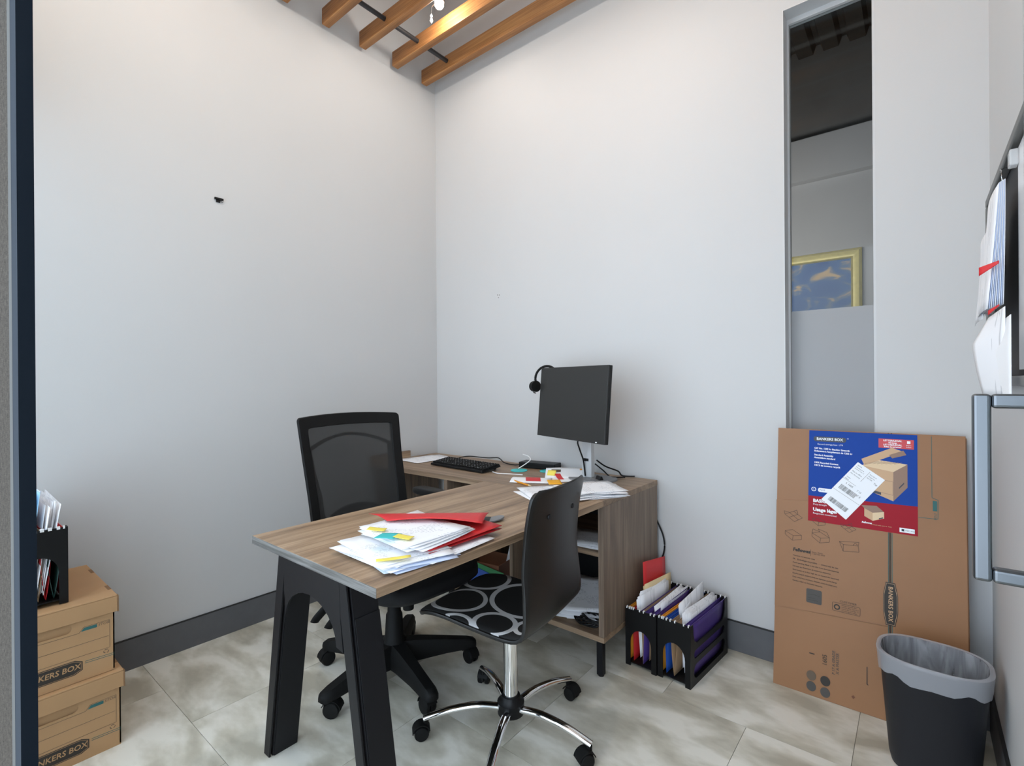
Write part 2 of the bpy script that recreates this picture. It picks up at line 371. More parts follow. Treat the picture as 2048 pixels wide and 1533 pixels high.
def mat_liner():
    m, nt, b = newmat('clear_bin_liner'); out = nt.nodes['Material Output']
    b.inputs['Base Color'].default_value = (*lin((226, 228, 234)), 1); b.inputs['Roughness'].default_value = 0.25
    tc = N(nt, 'ShaderNodeTexCoord'); mp = N(nt, 'ShaderNodeMapping'); mp.inputs['Scale'].default_value = (14, 14, 3); nt.links.new(tc.outputs['Object'], mp.inputs['Vector'])
    n = N(nt, 'ShaderNodeTexNoise'); n.inputs['Scale'].default_value = 1.5; n.inputs['Detail'].default_value = 3; n.inputs['Distortion'].default_value = 1.5; nt.links.new(mp.outputs[0], n.inputs['Vector'])
    bp = N(nt, 'ShaderNodeBump'); bp.inputs['Strength'].default_value = 0.8; bp.inputs['Distance'].default_value = 0.01; nt.links.new(n.outputs[0], bp.inputs['Height']); nt.links.new(bp.outputs[0], b.inputs['Normal'])
    tr = N(nt, 'ShaderNodeBsdfTranslucent'); tr.inputs[0].default_value = (*lin((226, 228, 236)), 1)
    mm = N(nt, 'ShaderNodeMixShader'); mm.inputs[0].default_value = 0.35; nt.links.new(b.outputs[0], mm.inputs[1]); nt.links.new(tr.outputs[0], mm.inputs[2])
    t = N(nt, 'ShaderNodeBsdfTransparent'); mx = N(nt, 'ShaderNodeMixShader')
    r = N(nt, 'ShaderNodeMapRange'); nt.links.new(n.outputs[0], r.inputs[0]); r.inputs[1].default_value = 0.3; r.inputs[2].default_value = 0.7; r.inputs[3].default_value = 0.75; r.inputs[4].default_value = 0.3
    nt.links.new(r.outputs[0], mx.inputs[0]); nt.links.new(mm.outputs[0], mx.inputs[1]); nt.links.new(t.outputs[0], mx.inputs[2]); nt.links.new(mx.outputs[0], out.inputs[0])
    return m
M['liner'] = mat_liner()
M['liner_rim'] = mat_mix_transparent('folded_bin_liner', (222, 224, 230), 0.48, 0.3, translucent=0.3)
M['frost'] = mat_mix_transparent('frosted_film', (190, 191, 193), 0.0, 0.35, translucent=0.4)
M['clear_plastic'] = mat_mix_transparent('clear_plastic', (235, 235, 235), 0.5, 0.15)
def mat_glass():
    m, nt, b = newmat('clear_glass'); out = nt.nodes['Material Output']
    t = N(nt, 'ShaderNodeBsdfTransparent'); t.inputs[0].default_value = (0.93, 0.95, 0.95, 1); g = N(nt, 'ShaderNodeBsdfGlossy'); g.inputs[1].default_value = 0.02
    fz = N(nt, 'ShaderNodeFresnel'); fz.inputs[0].default_value = 1.45
    mx = N(nt, 'ShaderNodeMixShader'); nt.links.new(math_node(nt, 'MULTIPLY', fz.outputs[0], 0.35), mx.inputs[0]); nt.links.new(t.outputs[0], mx.inputs[1]); nt.links.new(g.outputs[0], mx.inputs[2]); nt.links.new(mx.outputs[0], out.inputs[0])
    return m
M['glass'] = mat_glass()
def mat_emit(name, c, s):
    m, nt, b = newmat(name); b.inputs['Emission Color'].default_value = (*c, 1); b.inputs['Emission Strength'].default_value = s; return m
M['bulb'] = mat_emit('lit_bulb', (1, 0.96, 0.88), 12)
def mat_painting():
    m, nt, b = newmat('cloudy_sky_canvas'); tc = N(nt, 'ShaderNodeTexCoord'); mp = N(nt, 'ShaderNodeMapping'); mp.inputs['Scale'].default_value = (5, 1, 9); mp.inputs['Rotation'].default_value = (0, 0.35, 0); nt.links.new(tc.outputs['Object'], mp.inputs['Vector'])
    n = N(nt, 'ShaderNodeTexNoise'); n.inputs['Scale'].default_value = 1.3; n.inputs['Detail'].default_value = 6; n.inputs['Distortion'].default_value = 0.8; nt.links.new(mp.outputs[0], n.inputs['Vector'])
    nt.links.new(ramp(nt, n.outputs[0], [(0.3, lin((60, 92, 148))), (0.5, lin((74, 108, 158))), (0.58, lin((112, 128, 152))), (0.66, lin((196, 168, 132))), (0.75, lin((212, 184, 140)))]), b.inputs['Base Color']); b.inputs['Roughness'].default_value = 0.5
    return m
M['painting'] = mat_painting()

# ================================================================== THE ROOM
CEIL = 4.05
WX = 2.8625                                            # right wall plane
JX, JY = 1.802, -2.3066                                # door jamb face / inner face of the front wall
def struct(name, mb, mat, **kw):
    return tag(mb.build(name, mat, **kw), kind='structure')
floor = struct('floor', MB().box(-0.13, 3.0, -3.9, 0.15, -0.06, -0.003), 'grout')
rows = [(0.0, -0.51, 2.49), (-0.51, -1.13, 2.18), (-1.13, -1.75, 2.45), (-1.75, -2.37, 2.14), (-2.37, -2.99, 2.45)]
g = 0.0008
for y1, y0, jx in rows:
    k = jx - 0.62 * 5
    while k < WX:
        a, b = max(k + g, 0.0), min(k + 0.62 - g, 2.853)
        if b - a > 0.02:
            cx, cy = (a + b) / 2, (y0 + y1) / 2
            t = MB().box(a - cx, b - cx, y0 + g - cy, y1 - g - cy, -0.004, 0).build('tile', 'tile', floor)
            t.location = (cx, cy, 0)
        k += 0.62
struct('wall_left', MB().box(-0.13, -0.01, -2.45, 0.15, 0, CEIL), 'wall')
wb = MB()
wx0, wx1, wz0, wz1 = 2.214, 2.537, 0.35, 2.85
wb.box(-0.01, wx0, 0.01, 0.15, 0, CEIL).box(wx1, 3.0, 0.01, 0.15, 0, CEIL).box(wx0, wx1, 0.01, 0.15, wz1, CEIL).box(wx0, wx1, 0.01, 0.15, 0, wz0)
wall_back = struct('wall_back', wb, 'wall')
struct('wall_right', MB().box(WX, 3.0, -2.45, 0.01, 0, CEIL), 'wall')
wf = MB()
wf.box(-0.01, 2.83, -2.45, JY, 2.35, CEIL).box(2.83, WX, -2.45, JY, 0, CEIL)
struct('wall_front', wf, 'wall')
gw = empty('window_2', (0, JY, 0), kind='structure')           # unseen office front beside the doorway, guessed as glazed to let flat daylight in
MB().box(-0.01, JX - 0.03, -0.10, -0.02, 0, 0.08).build('frame_sill', 'navy', gw, bevel=0.002)
MB().box(-0.01, JX - 0.03, -0.10, -0.02, 2.30, 2.35).build('frame_head', 'navy', gw, bevel=0.002)
MB().box(-0.01, 0.04, -0.10, -0.02, 0.08, 2.30).build('frame_side', 'navy', gw, bevel=0.002)
MB().box(0.88, 0.93, -0.10, -0.02, 0.08, 2.30).build('mullion', 'navy', gw, bevel=0.002)
MB().box(0.04, 0.88, -0.066, -0.056, 0.08, 2.30).build('pane', 'glass', gw)
MB().box(0.93, JX - 0.03, -0.066, -0.056, 0.08, 2.30).build('pane', 'glass', gw)
struct('ceiling', MB().box(-0.13, 3.0, -2.45, 0.15, CEIL, CEIL + 0.08), 'ceiling')
# baseboards with the black joint on top
def baseboard(name, x0, x1, y0, y1):
    b = struct(name, MB().box(x0, x1, y0, y1, 0, 0.132), 'baseboard')
    MB().box(x0, x1, y0, y1, 0.132, 0.136).build('joint_line', 'black_line', b)
baseboard('baseboard_left', -0.01, 0.0, -2.30, 0.01)
baseboard('baseboard_back', 0.0, 2.8525, 0.0, 0.01)
baseboard('baseboard_right', 2.8525, WX, -2.30, 0.01)
# door jamb on the left: navy aluminium, pale metal strip, linen lining
tr = empty('trim_1', (JX, JY, 0), kind='structure')
MB().box(-0.03, 0, -0.0157, 0.0, 0, 2.35).build('navy_profile', 'navy', tr)
MB().box(-0.03, 0, -0.0207, -0.0157, 0, 2.35).build('metal_strip', 'strip', tr)
MB().box(-0.03, 0.0002, -0.0232, -0.0207, 0, 2.35).build('metal_line', 'pale_line', tr)
MB().box(-0.03, 0, -0.1434, -0.0232, 0, 2.35).build('linen_lining', 'linen', tr)
# tall narrow window with clear glass above and frosted film below
win = empty('window_1', (wx0, 0.01, wz0), kind='structure')
ww, wh = wx1 - wx0, wz1 - wz0
MB().box(0, 0.012, 0.075, 0.11, 0, wh).build('frame_side', 'alu', win)
MB().box(ww - 0.012, ww, 0.075, 0.11, 0, wh).build('frame_side', 'alu', win)
MB().box(0.012, ww - 0.012, 0.075, 0.11, wh - 0.025, wh).build('frame_head', 'alu', win)
MB().box(0.012, ww - 0.012, 0.075, 0.11, 0, 0.02).build('frame_sill', 'alu', win)
MB().box(0.0, 0.004, 0.0, 0.075, 0, wh).build('reveal_lining', 'alu', win)
MB().box(0.004, ww, 0.0, 0.075, wh - 0.004, wh).build('reveal_head', 'alu', win)
FROST = 1.548
MB().box(0.012, ww - 0.012, 0.09, 0.096, 0.02, wh - 0.025).build('pane', 'glass', win)
MB().box(0.013, ww - 0.013, 0.0875, 0.0885, 0.021, FROST - wz0).build('frosted_film', 'frost', win)
# neighbouring hall seen through the window
struct('wall_beyond', MB().box(-1.5, 5, 2.0, 2.1, 0, 2.76), 'wall_beyond')
struct('trim_2', MB().box(-1.5, 5, 1.93, 2.1, 2.76, 3.08), 'wall_beyond')
struct('wall_beyond_upper', MB().box(-1.5, 5, 2.0, 2.1, 3.08, 4.1), 'concrete')
struct('wall_beyond_left', MB().box(-1.6, -1.5, 0.15, 2.1, 0, 4.1), 'wall_beyond')
struct('wall_beyond_right', MB().box(5, 5.1, 0.15, 2.1, 0, 4.1), 'wall_beyond')
struct('wall_beyond_near', MB().box(-1.5, -0.13, 0.05, 0.15, 0, 4.1).box(3.0, 5.0, 0.05, 0.15, 0, 4.1), 'wall_beyond')
struct('floor_beyond', MB().box(-1.5, 5, 0.15, 2.0, -0.06, 0), 'concrete')
dk = MB(); px = -1.5; prof = []
while px < 5.0:
    prof += [(px, 3.74), (px + 0.085, 3.74), (px + 0.105, 3.80), (px + 0.145, 3.80)]; px += 0.165
dk.loft([[(x, 0.15, z) for x, z in prof], [(x, 2.1, z) for x, z in prof]], False, False, closed=False)
tag(dk.build('ceiling_beyond', 'deck', solid=0.01, offset=-1), kind='structure')

# ------------------------------------------------------------------ open glass door with square pull handle
door = empty('door_1', (2.79, JY, 0), kind='structure')
MB().box(0, 0.012, 0.0, 0.985, 0.01, 2.33).build('glass_leaf', 'glass', door, bevel=0.001)
hd = MB()
hy, hx, hz0, hz1, hr = -1.372 - JY, -0.053, 0.945, 1.207, 0.0108
h = MB().box(hx - hr, hx + hr, hy - hr, hy + hr, hz0 - hr, hz1 + hr).build('handle', 'handle_steel', door, bevel=0.005, segs=3)
MB().box(hx + hr, 0.0, hy - hr, hy + hr, hz0 - hr, hz0 + hr).build('handle_standoff', 'handle_steel', h, bevel=0.005, segs=3)
MB().box(hx + hr, 0.0, hy - hr, hy + hr, hz1 - hr, hz1 + hr).build('handle_standoff', 'handle_steel', h, bevel=0.005, segs=3)

# ------------------------------------------------------------------ slatted timber ceiling
sl = empty('slatted_ceiling', (0, 0, 3.31), label='row of orange-brown timber beams on a black rod under the ceiling', cat='ceiling slats')
bm_ = MB().box(0.02, WX, -0.0225, 0.0225, 0, 0.092)
me = bpy.data.meshes.new('beam'); me.from_pydata(bm_.v, [], bm_.f)
for k in range(9):
    b = link_mesh('beam', me, 'beam', sl, bevel=0.002); b.location = (0, -0.119 - 0.2465 * k, 0)
MB().tube([(0.275, -0.119, 0.05), (0.275, -2.10, 0.05)], 0.0135, 10).build('rod', 'rod', sl, smooth=40)

# ------------------------------------------------------------------ lamps in the gaps between the beams
where = ['nearest the back left corner', 'over the middle of the room', 'over the stacked boxes', 'nearest the doorway']
for (lx, ly, pw), w_ in zip(LAMPS, where):
    L_ = empty('ceiling_lamp', (lx, ly, 3.30), label='small metal ceiling lamp with lit bulb between beams, ' + w_, cat='lamp', group='lamps between the ceiling beams')
    MB().tube([(0, 0, 0.16), (0, 0, CEIL - 3.30)], 0.004, 8).build('cord', 'black_plastic', L_)
    MB().lathe([(0.004, 0.16), (0.030, 0.155), (0.033, 0.09), (0.030, 0.085)], n=20).build('socket', 'steel', L_, smooth=40)
    MB().lathe([(0.002, 0.055), (0.018, 0.058), (0.026, 0.07), (0.024, 0.085), (0.012, 0.09)], n=20).build('bulb', 'bulb', L_, smooth=60)
    MB().tube([(-0.036, 0, 0.1), (-0.062, 0, 0.09), (-0.066, 0, 0.055)], 0.0015, 6).build('wire', 'chrome', L_)
    MB().lathe([(0.001, 0.0), (0.009, 0.014), (0.004, 0.034), (0.008, 0.042), (0.001, 0.055)], (-0.066, 0, 0.0), 8).build('glass_drop', 'clear_plastic', L_)

# ================================================================== FURNITURE
T = 0.7447; TH = 0.0258
dx0, dx1, dy0, ry = 0.969, 1.645, -1.691, -0.570
# ------------------------------------------------------------------ L-shaped desk
dk_ = empty('office_desk', (1.3, -1.1, 0), label='L-shaped wood laminate desk on a black steel trestle in the room corner', cat='desk')
def D(mb): return mb.xf(Matrix.Translation((-1.3, 1.1, 0)))
def D2(mb): return mb.xf(Matrix.Translation((-1.3, 1.1, 0)))
top = D(MB().box(dx0, dx1, dy0, ry - 0.0015, T - TH, T)).build('main_top', 'wood_y', dk_, bevel=0.0012)
D(MB().box(dx0, dx1, dy0 - 0.001, dy0, T - TH, T - 0.0008)).build('edge_band', 'wood_edge_x', top)
ret = D(MB().box(0.0, dx1, ry, -0.015, T - TH, T)).build('return_top', 'wood_x', dk_, bevel=0.0012)
D(MB().box(0.0, 0.018, -0.565, -0.257, T, T + 0.044)).build('upstand', 'wood_y', dk_, bevel=0.001)
D(MB().box(0.02, 0.045, -0.54, -0.03, 0.0, T - TH)).build('support_panel', 'wood_z', dk_, bevel=0.001)
ZT = T - TH
yf, yb_ = -1.652, -1.556
def leg(xb0, xb1, xt0, xt1):
    L_ = D(MB().hexa([(xb0, yf + 0.012, 0), (xb1, yf + 0.012, 0), (xb1, yb_, 0), (xb0, yb_, 0)], [(xt0, yf + 0.012, ZT), (xt1, yf + 0.012, ZT), (xt1, yb_, ZT), (xt0, yb_, ZT)])).build('leg', 'black_metal', dk_, bevel=0.002)
    D(MB().hexa([(xb0, yf, 0), (xb1 - 0.001, yf, 0), (xb1 - 0.001, yf + 0.006, 0), (xb0, yf + 0.006, 0)], [(xt0, yf, ZT), (xt1 - 0.001, yf, ZT), (xt1 - 0.001, yf + 0.006, ZT), (xt0, yf + 0.006, ZT)])).build('front_plate', 'black_metal', L_, bevel=0.001)
    D(MB().hexa([(xb1, yf + 0.016, 0), (xb1 + 0.003, yf + 0.016, 0), (xb1 + 0.003, yb_, 0), (xb1, yb_, 0)], [(xb1 + (xt1 - xb1) * 0.83, yf + 0.016, ZT * 0.83), (xb1 + (xt1 - xb1) * 0.83 + 0.003, yf + 0.016, ZT * 0.83), (xb1 + (xt1 - xb1) * 0.83 + 0.003, yb_, ZT * 0.83), (xb1 + (xt1 - xb1) * 0.83, yb_, ZT * 0.83)])).build('side_plate', 'black_metal', L_, bevel=0.001)
    D(MB().box(xb0 + 0.004, xb1 - 0.004, yf + 0.02, yb_ - 0.01, -0.0, 0.004)).build('foot_pad', 'soft_black', L_)
leg(0.953, 0.99, 1.072, 1.117)
leg(1.534, 1.571, 1.400, 1.446)
arch = [(1.10, 0.60)]
ap = [(1.100, ZT), (1.103, 0.585), (1.112, 0.52)]
for k in range(13):
    a = PI - PI * k / 12; ap.append((1.257 + 0.145 * math.cos(a), 0.505 + 0.108 * math.sin(a)))
ap += [(1.436, 0.50), (1.424, 0.585), (1.416, ZT)]
me_ = frame((-1.3, yf + 1.1 + 0.003, 0), (1, 0, 0), (0, 0, 1))
plate('apron', [ap], 0.0035, me_, 'black_metal', dk_, bevel=0.001)
D(MB().box(1.425, 1.465, -1.55, -0.60, ZT - 0.05, ZT)).build('rail', 'black_metal', dk_, bevel=0.002)
D(MB().box(1.10, 1.14, -1.55, -0.60, ZT - 0.05, ZT)).build('rail', 'black_metal', dk_, bevel=0.002)
D(MB().box(1.10, 1.465, -0.70, -0.66, ZT - 0.05, ZT)).build('rail', 'black_metal', dk_, bevel=0.002)
D(MB().box(1.42, 1.46, -0.75, -0.72, ZT - 0.11, ZT - 0.05)).build('bracket', 'black_metal', dk_, bevel=0.002)
# cable grommet in the top
gr = D(MB().lathe([(0.034, -0.001), (0.040, 0.0), (0.040, 0.002), (0.034, 0.003)], (1.452, -1.085, T), 24)).build('cable_grommet', 'black_plastic', dk_, smooth=40)
gl = MB(); ring = circle(0, 0, 0.034, 24)
gl.loft([[(x, y, 0) for x, y in ring], [(x, y, 0.004) for x, y in ring]])
gl.xf(Matrix.Translation((1.452 - 1.3, -1.085 + 1.1, T + 0.003)) @ Matrix.Rotation(0.6, 4, 'Z') @ Matrix.Translation((0.034, 0, 0)) @ Matrix.Rotation(-0.22, 4, 'Y') )
gl.build('grommet_lid', 'stand_base', gr, smooth=40)

# ------------------------------------------------------------------ open shelf credenza
cr = empty('storage_credenza', (1.12, -0.3, 0), label='wood laminate open shelf credenza on black legs carrying the desk end', cat='credenza')
def CZ(mb): return mb.xf(Matrix.Translation((-1.12, 0.3, 0)))
c0, c1, cf, cb_, cz0, cz1 = 0.68, dx1, -0.572, -0.02, 0.148, ZT
CZ(MB().box(c1 - 0.025, c1, cf, cb_, cz0 + 0.024, cz1)).build('side_panel', 'wood_z', cr, bevel=0.001)
CZ(MB().box(c0, c0 + 0.025, cf, cb_, cz0 + 0.024, cz1)).build('side_panel', 'wood_z', cr, bevel=0.001)
CZ(MB().box(c0, c1, cf, cb_, cz0, cz0 + 0.023)).build('bottom_panel', 'wood_x', cr, bevel=0.001)
CZ(MB().box(c0 + 0.025, c1 - 0.025, cb_ - 0.012, cb_, cz0 + 0.023, cz1)).build('back_panel', 'black_metal', cr)
CZ(MB().box(1.112, 1.13, cf + 0.03, cb_ - 0.012, cz0 + 0.023, cz1)).build('divider', 'wood_z', cr, bevel=0.001)
CZ(MB().box(1.13, c1 - 0.025, cf + 0.012, cb_ - 0.012, 0.50, 0.52)).build('shelf', 'wood_x', cr, bevel=0.001)
for lx in (c0 + 0.04, c1 - 0.025):
    for ly in (cf + 0.018, cb_ - 0.03):
        l = CZ(MB().box(lx - 0.014, lx + 0.014, ly - 0.014, ly + 0.014, 0.006, cz0)).build('leg', 'black_metal', cr, bevel=0.002)
        CZ(MB().lathe([(0.012, 0.0), (0.013, 0.006)], (lx, ly, 0), 12)).build('foot', 'soft_black', l)

# ------------------------------------------------------------------ casters
def caster(mb_h, mb_w, x, y, z, ang, r=0.026):
    """twin wheel caster: hood into mb_h, wheels into mb_w; (x,y,z) stem top"""
    R_ = Matrix.Translation((x, y, 0)) @ Matrix.Rotation(ang, 4, 'Z')
    off = -0.016
    for s in (-1, 1):
        w = MB().lathe([(r * 0.45, s * 0.0235), (r * 0.9, s * 0.022), (r, s * 0.018), (r, s * 0.008), (r * 0.8, s * 0.006)], (0, 0, 0), 18, 'y').xf(R_ @ Matrix.Translation((off, 0, r)))
        mb_w.add(w.v, w.f)
    hood = []
    for yy in (-0.0055, 0.0055):
        pts = [(off + (r + 0.003) * math.cos(a), (r) + (r + 0.003) * math.sin(a)) for a in [math.radians(d) for d in range(-15, 200, 18)]]
        hood.append([(px_, yy, pz_) for px_, pz_ in pts])
    hm = MB().loft(hood).xf(R_); mb_h.add(hm.v, hm.f)
    cov = []
    for d in range(20, 190, 17):
        a = math.radians(d); rr = r + 0.0035
        cov.append([(off + rr * math.cos(a), -0.021, r + rr * math.sin(a)), (off + rr * math.cos(a), 0.021, r + rr * math.sin(a)), (off + (rr + 0.003) * math.cos(a), 0.021, r + (rr + 0.003) * math.sin(a)), (off + (rr + 0.003) * math.cos(a), -0.021, r + (rr + 0.003) * math.sin(a))])
    cm = MB().loft(cov).xf(R_); mb_h.add(cm.v, cm.f)
    st = MB().lathe([(0.009, 2 * r - 0.004), (0.009, z)], (0, 0, 0), 12).xf(Matrix.Translation((x, y, 0))); mb_h.add(st.v, st.f)

# ------------------------------------------------------------------ chrome based visitor chair
vc = empty('visitor_chair', (1.538, -1.055, 0), math.radians(187), label='black bentwood swivel chair with ring-patterned seat pad and chrome star base', cat='chair')
prof = smooth_path([(0.272, 0, 0.416), (0.246, 0, 0.441), (0.16, 0, 0.456), (0.03, 0, 0.448), (-0.08, 0, 0.442), (-0.142, 0, 0.446), (-0.172, 0, 0.466), (-0.184, 0, 0.505), (-0.188, 0, 0.58), (-0.190, 0, 0.68), (-0.200, 0, 0.79), (-0.216, 0, 0.87), (-0.226, 0, 0.905)], 5)
cum = [0]
for a, b in zip(prof, prof[1:]): cum.append(cum[-1] + (b - a).length)
LT = cum[-1]
def shell_pt(s):
    s = max(0, min(LT, s))
    for i in range(len(cum) - 1):
        if s <= cum[i + 1] + 1e-9:
            t = (s - cum[i]) / max(1e-9, cum[i + 1] - cum[i]); return prof[i].lerp(prof[i + 1], t), (prof[i + 1] - prof[i]).normalized()
    return prof[-1], (prof[-1] - prof[-2]).normalized()
def shell_w(s):
    w = interp([(0, 0.190), (0.12, 0.202), (0.36, 0.206), (0.47, 0.203), (0.60, 0.192), (0.72, 0.188), (1.0, 0.188)], s)
    for d, r in ((s, 0.05), (LT - s, 0.035)):
        if d < r: w -= r - math.sqrt(max(0, r * r - (r - d) ** 2))
    return w
def shell_fn(u, v):
    s = LT * (0.5 - 0.5 * math.cos(PI * u)) if False else LT * u
    p, t = shell_pt(s); w = shell_w(s); y = (2 * v - 1)
    bow = 0.0
    back = max(0, min(1, (s - 0.45) / 0.2))
    bow = 0.022 * back * y * y                       # backrest hollow
    dip = 0.010 * (1 - back) * (1 - y * y) * max(0, min(1, s / 0.1))
    return (p.x + bow, y * w, p.z - dip)
us = [0, 0.002, 0.006, 0.013, 0.024, 0.04] + [0.04 + 0.92 * k / 44 for k in range(1, 45)] + [0.972, 0.982, 0.991, 0.997, 1.0]
sh = MB(); nv = 14
sh.loft([[shell_fn(u, j / nv) for j in range(nv + 1)] for u in us], False, False, closed=False)
sh.build('seat_shell', 'chair_shell', vc, smooth=60, solid=0.011, bevel=0.003)
pd = MB(); nv = 12; rr_ = []
for k in range(29):
    s = 0.012 + (0.44) * k / 28; row = []
    for j in range(nv + 1):
        y = 2 * j / nv - 1; x_, yy, z_ = shell_fn(s / LT, j / nv)
        _, t = shell_pt(s); nrm = Vector((t.z, 0, -t.x)) * -1
        w = 0.96
        edge = max(abs(y) ** 6, (2 * k / 28 - 1) ** 12)
        hgt = 0.0085 + 0.006 * (1 - edge)
        row.append((x_ + nrm.x * -hgt * (1 if nrm.z < 0 else -1), yy * w, z_ + abs(nrm.z) * hgt))
    rr_.append(row)
pd.loft(rr_, False, False, closed=False)
pd.build('seat_pad', 'pad', vc, smooth=60, solid=0.006, offset=-1)
for sy in (-1, 1):
    p, t = shell_pt(LT * 0.9)
    MB().lathe([(0.001, -0.003), (0.008, -0.002), (0.009, 0.002), (0.001, 0.003)], (p.x + 0.022 * 0.28 - 0.008, sy * 0.085, p.z - 0.005), 12, 'x').build('bolt', 'black_metal', vc, smooth=50)
MB().box(-0.10, 0.11, -0.075, 0.075, 0.405, 0.425).build('seat_plate', 'black_metal', vc, bevel=0.004)
MB().lathe([(0.0255, 0.13), (0.0255, 0.405)], n=24).build('column', 'chrome', vc, smooth=40)
MB().lathe([(0.034, 0.066), (0.047, 0.072), (0.048, 0.112), (0.036, 0.122), (0.033, 0.135), (0.026, 0.137)], n=24).build('hub', 'black_plastic', vc, smooth=40)
for k in range(5):
    a = math.radians(8 - 187 + 72 * k)
    pth = smooth_path([(0.035 * math.cos(a), 0.035 * math.sin(a), 0.093), (0.12 * math.cos(a), 0.12 * math.sin(a), 0.103), (0.22 * math.cos(a), 0.22 * math.sin(a), 0.092), (0.305 * math.cos(a), 0.305 * math.sin(a), 0.068)], 5)
    n_ = len(pth); lg = MB().tube(pth, [0.0165 - 0.003 * i / n_ for i in range(n_)], 12, 0.72).build('leg', 'chrome', vc, smooth=50)
    hb, wb_ = MB(), MB(); caster(hb, wb_, 0.298 * math.cos(a), 0.298 * math.sin(a), 0.064, a + 0.9 + k * 0.8, 0.025)
    wb_.v and MB().add(hb.v, hb.f).add(wb_.v, wb_.f).build('caster', 'soft_black', lg, smooth=40)

# ------------------------------------------------------------------ mesh back task chair
tcx, tcy = 0.93, -1.095
tc_ = empty('task_chair', (tcx, tcy, 0), math.radians(-2.5), label='black mesh-back task chair with armrests tucked behind the desk', cat='chair')
for k in range(5):
    a = math.radians(58 + 2.5 + 72 * k); rings = []
    for r_, w_, z0_, z1_ in ((0.03, 0.046, 0.058, 0.150), (0.10, 0.040, 0.064, 0.142), (0.22, 0.033, 0.068, 0.122), (0.315, 0.030, 0.066, 0.104), (0.346, 0.024, 0.064, 0.096), (0.356, 0.012, 0.066, 0.088)):
        c_, s_ = math.cos(a), math.sin(a)
        sec = [(-w_, z0_), (w_, z0_), (w_, z0_ + (z1_ - z0_) * 0.6), (w_ * 0.6, z1_), (-w_ * 0.6, z1_), (-w_, z0_ + (z1_ - z0_) * 0.6)]
        rings.append([(r_ * c_ - q * s_, r_ * s_ + q * c_, z) for q, z in sec])
    lg = MB().loft(rings).build('base_leg', 'soft_black', tc_, smooth=45)
    hb = MB(); wb2 = MB(); caster(hb, wb2, 0.322 * math.cos(a), 0.322 * math.sin(a), 0.068, a + 2.0 + k * 1.1, 0.031)
    MB().add(hb.v, hb.f).add(wb2.v, wb2.f).build('caster', 'soft_black', lg, smooth=40)
MB().lathe([(0.045, 0.05), (0.05, 0.06), (0.050, 0.155), (0.040, 0.17), (0.034, 0.26), (0.028, 0.27), (0.026, 0.36), (0.022, 0.40)], n=20).build('column', 'soft_black', tc_, smooth=40)
MB().box(-0.11, 0.13, -0.085, 0.085, 0.385, 0.432).box(-0.06, 0.02, -0.135, 0.135, 0.392, 0.418).build('tilt_mechanism', 'soft_black', tc_, bevel=0.01)
MB().lathe([(0.022, 0), (0.024, 0.03), (0.02, 0.07)], (0.10, 0.0, 0.31), 14).build('tension_knob', 'soft_black', tc_, smooth=40)
for (x0_, y0_), bend in (((-0.03, -0.13), 0.0), ((0.055, -0.13), 0.012)):
    pth = smooth_path([(x0_, y0_, 0.402), (x0_ - 0.01, y0_ - 0.07, 0.398), (x0_ - 0.03, y0_ - 0.12, 0.375), (x0_ - 0.055, y0_ - 0.165 + bend, 0.325), (x0_ - 0.065, y0_ - 0.175 + bend, 0.305)], 4)
    n_ = len(pth); MB().tube(pth, [0.006 if i < n_ * 0.4 else 0.019 for i in range(n_)], 10, 0.4, (1, 0, 0)).build('lever', 'soft_black', tc_, smooth=50)
# seat cushion
def superr(ax, ay, e, n=36):
    out = []
    for k in range(n):
        a = 2 * PI * k / n; c_, s_ = math.cos(a), math.sin(a)
        out.append((ax * math.copysign(abs(c_) ** (2 / e), c_), ay * math.copysign(abs(s_) ** (2 / e), s_)))
    return out
st = MB(); base = superr(0.255, 0.252, 3.6)
st.loft([[(0.09 + x * f, y * f, z - (0.018 if x > 0.2 else 0) * (z > 0.46)) for x, y in base] for f, z in ((0.80, 0.432), (0.93, 0.436), (0.99, 0.452), (1.0, 0.472), (0.985, 0.492), (0.93, 0.508), (0.6, 0.514))])
st.build('seat', 'fabric_black', tc_, smooth=60)
